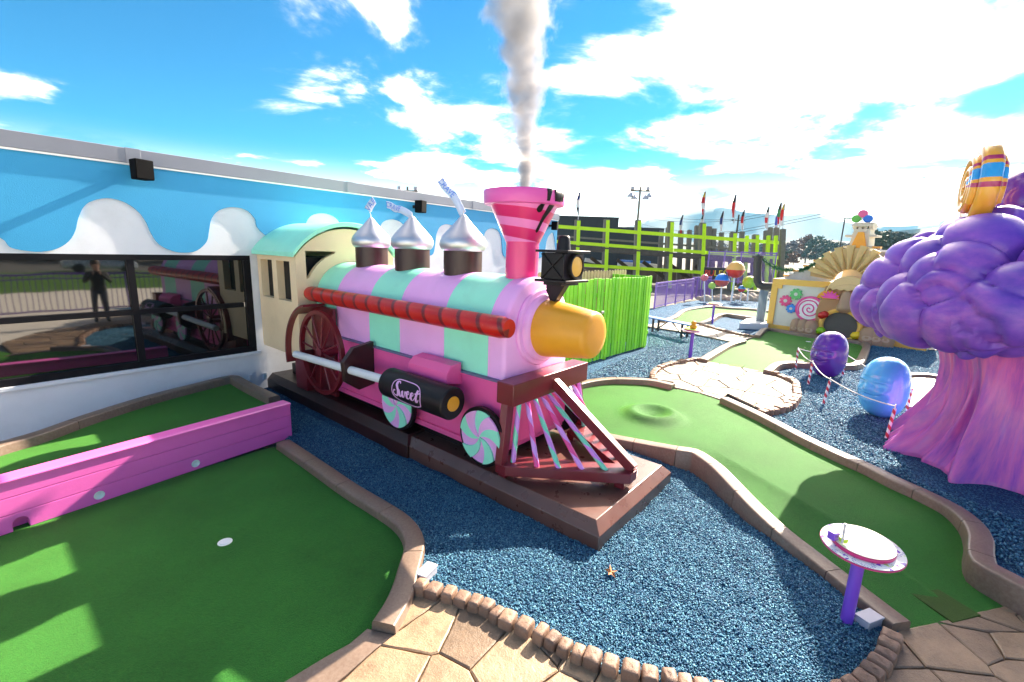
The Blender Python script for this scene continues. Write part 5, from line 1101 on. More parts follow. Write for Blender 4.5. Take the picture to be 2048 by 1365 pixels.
# tower
tb0, tb1, ttop = fs(1697, 495, -.3), fs(1737, 497, -.3), fs(1717, 452, -.3)[1]; tw = tb1[0]-tb0[0]; tcx = (tb0[0]+tb1[0])/2; zt_ = fs(1720, 466, -.3)[1]
m_ = MB(); fpris(m_, [(tcx-tw*.62, HT), (tcx+tw*.62, HT), (tcx+tw*.42, zt_), (tcx-tw*.42, zt_)], -1.0, -.30); m_.build('tower', TOWERW, fb, 0)
m_ = MB(); fpris(m_, [(tcx-tw*.42, tb0[1]-.1), (tcx+tw*.46, tb0[1]-.1), (tcx+tw*.16, zt_+.02), (tcx-tw*.12, zt_+.02)], -.299, -.22); m_.build('tower_ramp', ORANGE, fb, 0)
hwn = tw*.40; zw = zt_+.06
for a, b, c, d in ((-hwn, hwn, zw-.06, zw+.05), (-hwn, hwn, zw+.24, ttop-.02)): m_ = MB(); fpris(m_, [(tcx+a, c), (tcx+b, c), (tcx+b, d), (tcx+a, d)], -.9, -.34); m_.build('tower_storey', TOWERW, fb, 0)
for k in range(4): a = -hwn+2*hwn*k/3; m_ = MB(); fpris(m_, [(tcx+a-.05, zw+.05), (tcx+a+.05, zw+.05), (tcx+a+.05, zw+.24), (tcx+a-.05, zw+.24)], -.85, -.40); m_.build('tower_pillar', TOWERW, fb, 0)
m_ = MB(); fpris(m_, [(tcx-hwn-.06, ttop-.019), (tcx+hwn+.06, ttop-.019), (tcx+hwn+.06, ttop+.04), (tcx-hwn-.06, ttop+.04)], -.93, -.30); m_.build('tower_cornice', TOWERW, fb, 0)
for zc_ in (zt_-.12, zt_-.45): m_ = MB(); fpris(m_, [(tcx-tw*.55-.12, zc_), (tcx+tw*.55+.12, zc_), (tcx+tw*.55+.12, zc_+.06), (tcx-tw*.55-.12, zc_+.06)], -.95, -.31); m_.build('tower_ledge', TOWERW, fb, 0)
for px_, py_, colr in ((1726, 428, paint('lolly_pink', (.68, .10, .25), .4)), (1713, 438, paint('lolly_green', (.10, .42, .06), .4)), (1736, 438, paint('lolly_blue', (.01, .17, .62), .4))):
    c = fs(px_, py_, -.6); m_ = MB(); fpris(m_, disc_poly(c, .125, .115, 20), -.68, -.56); o = m_.build('roof_lollipop', colr, fb, 30, .02); m_ = MB(); m_.tube([(c[0], -sgn*.62, ttop), (c[0], -sgn*.62, c[1]-.1)], .012, 6); m_.build('lollipop_stick', WHITEP, o)
# pipe with elbow, corrugated screen, white slab, garland
PIPE = paint('black_pipe', (.03, .028, .027), .45, .2, 3)
pp = [fs(x, y, -.2) for x, y in ((1516, 513), (1515, 545), (1515, 562), (1519, 570), (1527, 573), (1550, 574))]; pth = catmull([np.array([a, -sgn*.2, b]) for a, b in pp], .08)
po = thing('elbow_pipe', 'thick black pipe with an elbow leaving the side of the face building', 'pipe', (P0[0], P0[1], .1), frz)
m_ = MB(); m_.tube(pth, .135, 18); m_.build('pipe', PIPE, po, 60); m_ = MB(); m_.tube([pth[0]+np.array([0, 0, .02]), pth[0]-np.array([0, 0, .06])], .185, 18); m_.build('collar', PIPE, po, 60)
CORR = paint('corrugated_grey_blue', (.50, .58, .62), .42, .08, 2, metal=.3)
c0, c1 = fs(1512, 640, -.05), fs(1538, 582, -.05); n_ = 44; m_ = MB(); top_ = []; 
rs_ = [[(c0[0]+(c1[0]-c0[0])*k/n_, -sgn*.05+.05*sin(2*pi*k/8.8), z) for k in range(n_+1)] for z in (0, c1[1])]
m_.rings(rs_, False, False); o = m_.build('corrugated_screen', CORR, None, 80, fix=False); o.location = (P0[0], P0[1], .10); o.rotation_euler.z = frz; so = o.modifiers.new('s', 'SOLIDIFY'); so.thickness = .012; tag(o, 'grey blue corrugated metal screen beside the face building', 'screen')
sl = [G(x, y, .32)[:2] for x, y in ((1479, 646), (1493, 637), (1527, 639), (1537, 648))]; m_ = MB(); m_.prism([tuple(q) for q in sl], lambda a, b, d: (a, b, d), .10, .32); o = m_.build('concrete_slab', WHITEP, None, 0, .02); tag(o, 'low white slab in the gravel left of the face building', 'slab')
GARL = paint('garland_green', (.03, .16, .07), .6, .4, 20)
def garland(pts, r, lb, n=700):
    a0 = np.array(pts[0]); m_ = MB(); rg = random.Random(5); C2 = catmull(pts, .05); t_ = thing('garland', lb, 'garland', a0, 0, 'green tinsel garlands')
    m_.tube([p-a0 for p in C2], r*.25, 6); m_.build('cord', GARL, t_, 60); m_ = MB()
    for k in range(n):
        p = C2[rg.randrange(len(C2))]-a0; d = np.array([rg.gauss(0, 1) for _ in range(3)]); d /= np.linalg.norm(d); q = p+d*r*rg.uniform(.6, 1.2); sd_ = np.cross(d, [.3, .5, .8]); sd_ = sd_/np.linalg.norm(sd_)*r*.10; m_.add([p-sd_, p+sd_, q+sd_*.4, q-sd_*.4], [(0, 1, 2, 3)])
    o = m_.build('tinsel', GARL, t_, 0, fix=False); o['kind'] = 'stuff'
gfs = lambda x, y, d: onplane(x, y, P0+fn_*d, fn_)
garland([gfs(1600, 542, .12), gfs(1620, 534, .14), gfs(1638, 522, .16), gfs(1646, 517, .16)], .09, 'dark green garland on the left roof slope of the face building')
garland([gfs(1517, 512, -.3), gfs(1530, 522, -.3), gfs(1545, 533, -.3), gfs(1565, 540, -.3), gfs(1585, 541, -.3)], .11, 'green tinsel garland from the black pipe to the face building roof')
pr_ = [tuple(G(x, y, .14)[:2]) for x, y in ((1800, 748), (1870, 752), (1905, 765), (1880, 800), (1845, 822), (1795, 810))]
paving('path_right', pr_, .15, .5, [STONE2], ang=.2, stretch=1.4, joint=.012)
kerb('concrete_kerb', 'short kerb behind the small path right of the blue egg', [G(x, y, .22) for x, y in ((1798, 749), (1835, 747), (1872, 750), (1910, 763))], .18, .0, 2)
pr_ = [tuple(G(x, y, .14)[:2]) for x, y in ((1856, 664), (1960, 668), (1960, 682), (1852, 678))]; sheet('putting_green_right', pr_, .15, TURF)
pr_ = [tuple(G(x, y, .14)[:2]) for x, y in ((1852, 680), (1960, 684), (1960, 706), (1850, 700))]; sheet('path_far_right', pr_, .15, STONE2)
# ================================================================== BENCH
BLUEB = paint('bench_blue', (.02, .13, .42), .4, .1); STEELD = paint('dark_steel', (.02, .02, .025), .45)
bA, bB = G(1300, 646, .35), G(1386, 664, .35); bd = (bB-bA)[:2]; bL = np.linalg.norm(bd); bn = thing('picnic_bench', 'long blue bench with black metal legs beside the picket fence', 'bench', (bA[0], bA[1], .1), atan2(bd[1], bd[0]))
for k in range(3):
    m_ = MB(); m_.box(-.4, bL+.05, -.17+k*.115, -.17+k*.115+.11, .42, .455); m_.build('slat', BLUEB, bn, 0, .004)
for x in (.25, bL-.3):
    for y in (-.12, .12): m_ = MB(); m_.box(x-.025, x+.025, y-.025, y+.025, .0, .42); m_.build('leg', STEELD, bn, 0)
    m_ = MB(); m_.beam((x, 0, .05), (x+(.5 if x < 1 else -.5), 0, .41), .03, .03); m_.build('brace', STEELD, bn, 0)
# ================================================================== GIANT LOLLIPOPS
def m_two(name, a, b, grad=False):
    m, t, bs = newmat(name); q = NT(t); s = q.n('SeparateXYZ'); q.l(q.n('TexCoord').outputs['Object'], s.inputs[0]); f = q.math('GREATER_THAN', s.outputs[2], 0.)
    col = q.mix(f, b, a); q.l(col, bs.inputs['Base Color']); bs.inputs['Roughness'].default_value = .25; bs.inputs['Coat Weight'].default_value = .4; return m
def lollipop(px_, py_, rpx, bx, by, colr, lb, band=True):
    b = G(bx, by, .12); dep = (b-CP)@FW; c = at(px_, py_, dep); r = rpx/FPX*dep; t_ = thing('giant_lollipop', lb, 'lollipop', b, 0, 'giant ball lollipops')
    m_ = MB(); n = 14; m_.lathe([(r*1e-3, -r)]+[(r*cos(-pi/2+pi*k/n), r*sin(-pi/2+pi*k/n)) for k in range(1, n)]+[(r*1e-3, r)], 28); o = m_.build('ball', colr, t_, 80); o.location = tuple(c-b)
    if band: m_ = MB(); m_.lathe([(r*.99, -r*.06), (r*1.1, -r*.05), (r*1.12, 0), (r*1.1, r*.05), (r*.99, r*.06)], 28, (0, 0, 0), 'z', False); o2 = m_.build('ball_band', colr, t_, 60); o2.location = tuple(c-b)
    d = c-b; m_ = MB(); m_.tube([(0, 0, 0), tuple(d*(1-r*.9/np.linalg.norm(d)))], max(.03, r*.11), 10); m_.build('stick', WHITEP, t_, 60)
lollipop(1471, 540, 17, 1462, 606, m_two('lolly_orange_red', (.80, .42, .10), (.66, .04, .02)), 'largest ball lollipop, orange over red, by the face building')
lollipop(1444, 561, 13.5, 1441, 604, m_two('lolly_blue_red', (.01, .22, .72), (.62, .10, .08)), 'ball lollipop with blue top and red bottom beside the largest one')
lollipop(1498, 565, 12.5, 1494, 606, paint('lolly_lime', (.42, .62, .04), .25), 'lime green ball lollipop partly behind the black pipe', False)
lollipop(1424, 572, 7, 1425, 604, paint('lolly_pale_green', (.40, .66, .12), .25), 'small pale green ball lollipop left of the blue and red one')
lollipop(1483.5, 578, 7, 1480, 604, m_two('lolly_blue_red_small', (.03, .26, .60), (.60, .06, .05)), 'small blue and red ball lollipop below the largest one')
lollipop(1409, 556, 7, 1409, 606, paint('lolly_rose', (.70, .16, .20), .25), 'small rose ball lollipop at the left end of the lollipop group')
# rock border behind the lollipops
ROCKM = m_concrete('rock', (.42, .36, .31), .8, .8, .35, 3.)
rg = random.Random(11); rk = [G(x, 600+rg.uniform(-3, 2), .12) for x in range(1398, 1545, 7)]
rb_ = thing('rock_border', 'low border of pale rocks behind the third green', 'rock border', rk[len(rk)//2])
for p in rk:
    m_ = MB(); r = rg.uniform(.16, .32); n = 9; rs_ = []
    for h, s in ((-.1, 1), (.25, 1.05), (.6, .8), (.85, .35)): rs_.append([(r*s*cos(2*pi*j/n)*rg.uniform(.85, 1.2), r*s*sin(2*pi*j/n)*rg.uniform(.85, 1.2), r*h*1.3) for j in range(n)])
    m_.rings(rs_); o = m_.build('rock', ROCKM, rb_, 35); o.location = tuple(np.array(p)-np.array(rb_.location)); o.rotation_euler.z = rg.uniform(0, 6)
# purple railings and sign board
PURR = paint('purple_railing', (.16, .07, .40), .4, .1)
def railing(a, b, zb, h, lb, npk, panel=False):
    a, b = np.array(a, float), np.array(b, float); t_ = thing('purple_railing', lb, 'railing', (a[0], a[1], zb)); d = b-a; off = np.array([a[0], a[1], zb]); up_ = np.array([0, 0, 1.])
    A3, B3 = np.array([0, 0, 0.]), np.array([d[0], d[1], 0.])
    for z, w in ((.1, .045), (h, .06), (h-.14, .035)): m_ = MB(); m_.beam(A3+up_*z, B3+up_*z, w, w); m_.build('rail', PURR, t_, 0)
    pk = MB(); pk.box(-.009, .009, -.009, .009, .1, h); pm = pk.mesh('picket', PURR, 0)
    for k in range(npk+1): inst('picket', pm, t_, A3+(B3-A3)*k/npk)
    for k in range(0, npk+1, max(1, npk//4)): q = MB(); q.box(-.03, .03, -.03, .03, 0, h+.05); o = q.build('railing_post', PURR, t_, 0); o.location = tuple(A3+(B3-A3)*k/npk+np.array([.012, 0, 0]))
railing(G(1308, 619, .1), G(1384, 600, .1), .1, 1.15, 'purple picket railing running from the green fence towards the lollipops', 52)
railing(at(1384, 580, 25.5), at(1420, 580, 27.), 1.0-.9, 1.2, 'purple railing panel in front of the lime green track, short side', 24)
railing(at(1412, 560, 29.), at(1545, 565, 27.), .9, 1.9, 'long purple railing behind the giant lollipops', 60)
SIGNB = paint('sign_black', (.02, .02, .03), .5); sA = at(1432, 548, 28.2); sg_ = thing('rules_sign', 'dark board with red and yellow letters behind the giant lollipops', 'sign', sA, AZ-pi/2)
m_ = MB(); m_.box(-.75, .85, .02, .06, -.35, .38); m_.build('board', SIGNB, sg_, 0, .01)
m_ = MB(); m_.box(-.03, .03, .03, .09, -2.4, -.35); m_.build('sign_post', SIGNB, sg_, 0)
for ch, x, colr in (('R', -.55, 'r'), ('U', -.28, 'r'), ('L', 0., 'y'), ('E', .27, 'y'), ('S', .54, 'y')):
    me = text_mesh(ch, .5, paint('sign_red', (.70, .04, .02), .5) if colr == 'r' else paint('sign_yellow', (.80, .62, .05), .5), 'letter', .01); o = inst('letter', me, sg_, (x, .005, .02), (pi/2, 0, 0))
# ================================================================== ELEVATED KART TRACK
LIME = paint('lime_paint', (.55, .86, .006), .45, .08, 2, dirt=.05); WOODG = paint('weathered_timber', (.17, .155, .13), .8, .25, 5, .4, 30); WOODD = paint('dark_timber', (.09, .075, .06), .85, .3, 4, .4, 20)
tk = thing('kart_track', 'elevated timber go-kart track with bright lime green posts and rails', 'kart track', at(1340, 560, 35)); to_ = np.array(tk.location)
DT = 35.
posts = [(1100, 436), (1155, 441), (1213, 440), (1276, 441), (1341, 444), (1405, 447), (1466, 466), (1511, 470)]
deck = lambda x: 487+(x-1155)*.0735; railt = lambda x: 457+(x-1155)*.0735; lowr = lambda x: 530+(x-1155)*.062
def dep(x): return DT+max(0, (x-1470))*.03
for x, yt in posts:
    d = dep(x); a = at(x, yt, d); b = at(x-8, 640, d); b = a+(b-a)*((a[2]-.0)/(a[2]-b[2])) if b[2] < 0 else b
    sdv = np.array([r0[0], r0[1], 0])
    m_ = MB(); m_.beam(a, b, .42, .34, fh); m_.build('timber_post', WOODG, tk, 0, off=to_)
    m_ = MB(); o_ = sdv*.02-fh*.19; m_.beam(a+o_+np.array([0, 0, -.05])+sdv*.06, b+o_+sdv*.06, .27, .05, fh); m_.build('lime_face', LIME, tk, 0, off=to_)
xs_ = [1040, 1100, 1155, 1213, 1276, 1341, 1405, 1466, 1511, 1552]
for a, b in zip(xs_, xs_[1:]):
    for f, h, nm in ((railt, .26, 'top_rail'), (deck, .24, 'deck_rail'), (lowr, .24, 'lower_rail')):
        if nm == 'lower_rail' and a > 1460: continue
        m_ = MB(); m_.beam(at(a+4, f(a), dep(a))-fh*.24, at(b+3, f(b), dep(b))-fh*.24, .08, h); m_.build(nm, LIME, tk, 0, off=to_)
    m_ = MB(); A4, B4 = at(a, deck(a)+9, dep(a)), at(b, deck(b)+9, dep(b)); m_.beam(A4+fh*2.2, B4+fh*2.2, 4.8, .35); m_.build('deck', WOODD, tk, 0, off=to_)
    m_ = MB(); A4, B4 = at(a, railt(a)-6+20, dep(a))+fh*4.6, at(b, railt(b)+14, dep(b))+fh*4.6; m_.beam(A4, B4, .1, .16); m_.build('inner_barrier', WOODG, tk, 0, off=to_)
for k, (x, yt, w) in enumerate(((1323, 462, .5), (1336, 456, .5), (1362, 462, .55), (1379, 461, .5), (1395, 452, .6), (1418, 454, .6), (1428, 458, .5), (1443, 466, .5), (1484, 464, .5), (1533, 462, .5), (1541, 456, .42), (1553, 456, .5), (1566, 459, .5))):
    d = 41. if x < 1500 else 36.5+(k % 3)*.8; a = at(x, yt, d); b = at(x-7, 600, d); m_ = MB(); w *= .72; m_.beam(a, b, w, w*.8, fh); m_.build('timber_post', WOODG, tk, 0, off=to_)
for x in (1494, 1537, 1552): m_ = MB(); a = at(x, 472, 35.8); b = at(x-7, 620, 35.8); m_.beam(a, b, .22, .2, fh); m_.build('lime_face', LIME, tk, 0, off=to_)
for k in range(6):
    a = at(1130+k*52, 512+k*4, 39.5); b = at(1185+k*52, 556+k*3, 39.5); m_ = MB(); m_.beam(a, b, .25, .3); m_.build('diagonal_brace', WOODD, tk, 0, off=to_)
m_ = MB(); m_.beam(at(1110, 560, 44), at(1560, 575, 44), .3, 2.6); m_.build('rear_timber_wall', WOODD, tk, 0, off=to_)
for a_, b_, c_ in ((1236, 1334, 528), (1170, 1205, 520)): m_ = MB(); m_.beam(at(a_, c_, 42), at(b_, c_+6, 42), .5, .35); m_.build('track_barrier', paint('barrier_pale', (.62, .66, .64), .5), tk, 0, off=to_)
m_ = MB(); m_.beam(at(1236, 523, 42.5), at(1300, 526, 42.5), .4, .3); m_.build('track_barrier', BLUEB, tk, 0, off=to_)
# flags on the track
FC = {'w': (.75, .75, .75), 'r': (.60, .03, .04), 'n': (.03, .06, .25), 'g': (.05, .32, .15), 'y': (.7, .55, .1), 'b': (.08, .16, .55), 'k': (.02, .02, .02)}
def flagpole(x, ytop, ybase, cols_, d, lb):
    b = at(x-3, ybase, d); t3 = at(x+2, ytop, d); t_ = thing('track_flag', lb, 'flag', b, 0, 'limp flags on the kart track'); m_ = MB(); m_.tube([(0, 0, 0), tuple(t3-b)], .035, 6); m_.build('flag_pole', GREYB, t_, 60)
    L_ = np.linalg.norm(t3-b); hgt = 1.75; nn = len(cols_)
    for k, c in enumerate(cols_):
        m_ = MB(); z1 = t3-b-np.array([0, 0, hgt*k/nn]); z2 = t3-b-np.array([0, 0, hgt*(k+1)/nn]); w0, w1 = .07+.24*math.sin(pi*min(1, (k+.15)/nn)), .07+.24*math.sin(pi*min(.96, (k+1)/nn)); rv = np.array([r0[0], r0[1], 0.])*-1; f2 = fh*.12
        m_.add([z1, z1+rv*w0*.5+f2, z1+rv*w0-f2*.5, z2+rv*w1-f2*.5, z2+rv*w1*.5+f2, z2], [(0, 1, 4, 5), (1, 2, 3, 4)]); o = m_.build('flag_cloth', paint('flag_'+c, FC[c], .7), t_, 0); so = o.modifiers.new('s', 'SOLIDIFY'); so.thickness = .012
for x, yt, yb, cl, d, lb in ((1159, 384, 442, 'nwk', 35, 'limp dark and white flag alone at the left above the lime track'), (1365, 430, 460, 'knwr', 40, 'short limp navy flag, left of the tall white and red one'), (1410, 383, 447, 'yrwr', 35, 'tall limp flag in cream, red and white on the lime track'), (1407, 426, 452, 'kwr', 41, 'short dark flag just below the tall cream and red one'), (1446, 423, 462, 'knw', 41, 'limp navy and white flag in the middle of the track'), (1471, 390, 447, 'krr', 36, 'tall limp dark red flag right of the middle'), (1488, 420, 464, 'krw', 41, 'limp red flag beside the utility pole'), (1537, 414, 462, 'kwrw', 38, 'limp red and white flag near the right end of the track'), (1562, 405, 456, 'kgr', 37, 'limp green and red flag in the right hand cluster'), (1557, 422, 456, 'bbw', 38, 'limp blue flag lowest in the right hand cluster'), (1568, 408, 458, 'yrrw', 36.5, 'limp red and white flag rightmost in the cluster')): flagpole(x, yt, yb, cl, d, lb)
# light poles
def floodpole(x, ytop, d, zb, lb, hid=False):
    a = at(x, ytop, d); t_ = thing('floodlight_pole', lb, 'floodlight', (a[0], a[1], zb), AZ, 'floodlight poles'); h = a[2]-zb
    m_ = MB(); m_.tube([(0, 0, 0), (0, 0, h)], [.13, .10], 10); m_.build('pole', WOODG, t_, 60); m_ = MB(); m_.box(-.06, .06, -.95, .95, h-.45, h-.30); m_.build('cross_arm', WOODG, t_, 0)
    for y, z in ((-.9, h-.75), (-.55, h-.95), (.55, h-.95), (.9, h-.75)):
        m_ = MB(); m_.lathe([(.06, .2), (.14, .12), (.34, -.16), (.36, -.2), (.0, -.18)], 16, (-.1, y, z)); m_.build('flood_lamp', GREYB, t_, 50)
    for y in (-.75, .75): m_ = MB(); m_.box(-.12, .12, y-.16, y+.16, h-.28, h+.02); m_.build('ballast_box', GREYB, t_, 0)
floodpole(1281, 374, 44, 0, 'floodlight pole with four lamps above the lime green track'); floodpole(815, 374, 42, 0, 'floodlight pole rising behind the roof of the white building')
sp_ = at(1690, 437, 95); t_ = thing('street_lamp', 'thin dark parking lot lamp with two arms left of the tower', 'street lamp', (sp_[0], sp_[1], -.16)); hh_ = sp_[2]+.16; m_ = MB(); m_.tube([(0, 0, 0), (0, 0, hh_)], .13, 8); m_.build('pole', STEELD, t_, 60)
for s_ in (-1, 1): m_ = MB(); m_.obox((r0[0]*.75*s_, r0[1]*.75*s_, hh_), r0*.55, fh*.25, np.array([0, 0, .09])); m_.build('lamp_head', STEELD, t_, 0)
# utility pole and wires
WIRE = paint('wire', (.03, .03, .035), .6); wpts = []
def upole(x, yt, d, lb):
    a = at(x, yt, d); t_ = thing('utility_pole', lb, 'utility pole', (a[0], a[1], -.16), 0, 'utility poles'); h = a[2]+.16; m_ = MB(); m_.tube([(0, 0, 0), (0, 0, h)], [.22, .14], 8); m_.build('pole', WOODD, t_, 60)
    for z in (h-1.0, h-3.2, h-5.6): m_ = MB(); m_.obox((0, 0, z), r0*1.2, fh*.07, np.array([0, 0, .09])); m_.build('cross_arm', WOODD, t_, 0)
    return [a+r0*s_*1.1+np.array([0, 0, -z]) for z in (.9, 3.1) for s_ in (-1, 1)]
wA = upole(1478, 430, 85, 'timber utility pole with cross arms beyond the kart track'); wB = upole(2260, 230, 70, 'timber utility pole out past the right edge')
wC = [at(1270, 420+12*k, 160) for k in range(4)]
for k in range(4):
    for a, b, lb in ((wA[k], wB[k], 'power line strand sagging towards the upper right'), (wC[k], wA[k], 'power line strand running left from the utility pole')):
        lb = ('uppermost front', 'uppermost rear', 'lower front', 'lower rear')[k]+' '+lb; pts = [a+(b-a)*t-np.array([0, 0, 1.1*4*t*(1-t)]) for t in np.linspace(0, 1, 20)]; m_ = MB(); m_.tube(pts, .035, 5); o = m_.build('power_line', WIRE, None, 60, off=a); o.location = tuple(a); tag(o, lb, 'power line', 'power lines behind the track, '+('left' if b is wA[k] else 'right'))
# dark barn building
DKB = paint('dark_siding', (.030, .033, .036), .7, .2, 1); a = at(1112, 433, 62); b = at(1238, 437, 62); zt2 = (a[2]+b[2])/2
t_ = thing('dark_building', 'dark flat roofed building beyond the left end of the kart track', 'building', ((a[0]+b[0])/2, (a[1]+b[1])/2, 0), atan2((b-a)[1], (b-a)[0])); wl2 = np.linalg.norm((b-a)[:2]); m_ = MB(); m_.box(-wl2*.75, wl2/2, 0, 9, -.2, zt2); m_.build('walls', DKB, t_, 0)
m_ = MB(); m_.box(-wl2*.75-.1, wl2/2+.1, -.1, 9.1, zt2+.003, zt2+.12); m_.build('roof_edge', DKB, t_, 0)
zt3 = at(1290, 455, 62)[2]; m_ = MB(); m_.box(wl2/2+.003, wl2/2+6.5, .6, 8, -.2, zt3); m_.build('low_wing', DKB, t_, 0)
# ================================================================== TREES
BARK = paint('bark', (.09, .065, .05), .9, .3, 6)
def m_leaf(name, a, b):
    m, t, bs = newmat(name); q = NT(t); q.l(q.ramp(q.n('NewGeometry').outputs['Random Per Island'], [(0, a), (1, b)]), bs.inputs['Base Color']); bs.inputs['Roughness'].default_value = .7; return m
LFM = {'g': m_leaf('leaf_green', (.03, .055, .03), (.07, .11, .05)), 'd': m_leaf('leaf_dark_hazed', (.04, .06, .045), (.08, .11, .075)), 'r': m_leaf('leaf_rust', (.12, .05, .02), (.22, .09, .04)), 'p': m_leaf('twig_mauve_hazed', (.10, .085, .095), (.18, .15, .155))}  # dark and mauve tones lightened: distance haze is put into their colour
def tree(pos, h, w, kind, lb, grp, n=900, seed=0):
    rg = random.Random(seed); t_ = thing('tree', lb, 'tree', pos, 0, grp); m_ = MB(); m_.tube([(0, 0, -.3), (rg.uniform(-.2, .2), 0, h*.35), (rg.uniform(-.3, .3), rg.uniform(-.3, .3), h*.75)], [h*.028, h*.02, h*.006], 8)
    for k in range(7):
        a = rg.uniform(0, 2*pi); z0 = h*rg.uniform(.22, .55); m_.tube([(0, 0, z0), (cos(a)*w*.25, sin(a)*w*.25, z0+h*.12), (cos(a)*w*.42, sin(a)*w*.42, z0+h*.25)], [h*.012, h*.008, h*.003], 6)
    m_.build('trunk', BARK, t_, 50); cl = []
    for k in range(26):
        a = rg.uniform(0, 2*pi); zz_ = rg.uniform(.25, .97); rr_ = w*.5*sqrt(max(.02, 1-((zz_-.5)/.52)**2))*rg.uniform(.3, .95); cl.append((rr_*cos(a), rr_*sin(a), zz_*h, w*rg.uniform(.10, .2)))
    V = []; F = []; npr = np.random.default_rng(seed)
    for k in range(n):
        c = cl[k % len(cl)]; d = npr.normal(0, 1, 3); d /= np.linalg.norm(d); p = np.array(c[:3])+d*c[3]*npr.uniform(.5, 1.1)*np.array([1, 1, .8]); u_ = npr.normal(0, 1, 3); u_ /= np.linalg.norm(u_); v_ = np.cross(u_, d); v_ /= np.linalg.norm(v_)+1e-9; s_ = w*.05*npr.uniform(.6, 1.5); V += [p-u_*s_, p+v_*s_*.6, p+u_*s_, p-v_*s_*.6]; F.append((4*k, 4*k+1, 4*k+2, 4*k+3))
    m_ = MB(); m_.add(V, F); o = m_.build('crown', LFM[kind], t_, 0, fix=False); return t_
rg = random.Random(21); kinds = 'pgdrpdggprgd'
tl = [(1583, 486, 120, 'p', 11), (1600, 480, 170, 'p', 13), (1618, 474, 150, 'r', 12), (1637, 476, 140, 'g', 12), (1650, 482, 160, 'd', 12), (1575, 500, 100, 'g', 8), (1590, 505, 90, 'r', 7), (1668, 486, 130, 'g', 10), (1683, 488, 150, 'd', 10), (1750, 462, 60, 'g', 9), (1764, 466, 75, 'd', 9), (1777, 464, 70, 'g', 9), (1791, 466, 68, 'd', 9), (1806, 468, 70, 'g', 9), (1822, 470, 75, 'd', 9), (1838, 472, 70, 'd', 9), (1700, 484, 140, 'p', 10), (1440, 486, 190, 'p', 12), (1462, 489, 200, 'p', 12), (1500, 487, 180, 'p', 11), (1525, 489, 190, 'g', 11), (1545, 488, 170, 'p', 11), (1420, 488, 210, 'p', 12)]
names = {'p': 'bare mauve', 'g': 'mid green', 'd': 'dark evergreen', 'r': 'rust coloured autumn'}
tl.sort(); cnt_ = {}
def ordn(kd, side):
    n = cnt_[kd+side] = cnt_.get(kd+side, 0)+1; return ('first ', 'second ', 'third ', 'fourth ', 'fifth ', 'sixth ')[n-1]
for k, (x, yt, d, kd, wd) in enumerate(tl):
    d *= 2.2; wd *= 2.2; a = at(x, yt, d); h = a[2]+.2; side = 'beyond the kart track posts' if x < 1560 else ('right of the tower' if x > 1740 else 'between kart track and tower')
    tree((a[0], a[1], -.16), h, min(h*.95, wd), kd, ordn(kd, side)+names[kd]+' tree from the left '+side, 'far '+names[kd]+' trees '+side, 1100, 100+k)
# ================================================================== MOUNTAINS
MTN = m_concrete('forest_hillside', (.075, .085, .065), .95, .0, .15, .01)
def mountain(name, prof, dist, deep):
    m_ = MB(); P2 = catmull([np.array([x, y, 0.]) for x, y in prof], 6); rows = []; rg = random.Random(int(dist))
    for p in P2:
        top = at(p[0], p[1], dist); dirv = top-CP; dirv[2] = 0; dirv /= np.linalg.norm(dirv); j = rg.uniform(-1, 1)*dist*.0003
        row = []
        for t, s in ((1.0, -deep), (.8, -deep*.62), (.45, -deep*.28), (.12, -deep*.08), (0, 0), (.5, deep*.35), (1., deep)):
            z = top[2]*(1-t)+j*(1-t)*(t < .9)-2*(t >= 1); q = top+dirv*s+dirv*(sin(p[0]*.021+t*3)*deep*.10+sin(p[0]*.055+1.3)*deep*.05); row.append((q[0], q[1], z))
        rows.append(row)
    n = len(rows[0]); m_.add([v for r in rows for v in r], [(i*n+j, (i+1)*n+j, (i+1)*n+j+1, i*n+j+1) for i in range(len(rows)-1) for j in range(n-1)]); o = m_.build(name, MTN, None, 60); tag(o, kind='structure')
mountain('mountain', [(-600, 470), (-100, 420), (300, 430), (700, 440), (1000, 455), (1180, 462), (1240, 455), (1290, 441), (1330, 434), (1380, 424), (1420, 421), (1450, 419), (1490, 424), (1530, 428), (1570, 430), (1610, 426), (1640, 427), (1665, 436), (1690, 446), (1730, 449), (1770, 455), (1830, 450), (1900, 440), (2000, 445), (2200, 470), (2600, 520)], 2600, 700)
mountain('hill', [(1250, 500), (1350, 490), (1420, 482), (1480, 480), (1560, 484), (1640, 480), (1700, 484), (1750, 474), (1800, 462), (1860, 455), (1950, 450), (2100, 455), (2300, 480)], 900, 220)
# ================================================================== OUT OF FRAME, SEEN ONLY IN THE WINDOW: lawn, road, railing, car, trees, photographer
PAVB = m_concrete('bounce_concrete', (.72, .66, .58), .7, .2, .15)  # albedo raised so the paving throws more sunlight back
sheet('lawn', [(-60, -30), (70, -30), (70, -13), (-60, -13)], -.12, LAWN)
sheet('road', [(-80, -46), (80, -46), (80, -30), (-80, -30)], -.13, ASPH)
sheet('plaza_bounce', [(-40, -13), (40, -13), (40, -4.25), (3.45, -4.25), (2.9, -1.5), (1.6, -.6), (.9, .55), (.3, .95), (-2.55, .95), (-2.55, 7.85), (-40, 7.85)], -.02, PAVB)  # out-of-frame paving, widened and paled to bounce light onto shaded faces
railing((-3, -4.6), (12, -4.6), 0., 1.25, 'purple picket railing on the lawn side behind the viewer', 110)
for k in range(12):
    x = -12+k*5.2+rg.uniform(-1, 1); tree((x, -48+rg.uniform(-4, 3), -.16), rg.uniform(10, 15), rg.uniform(9, 12), 'd', 'tall dark tree across the road behind the viewer', 'dark trees across the road', 900, 300+k)
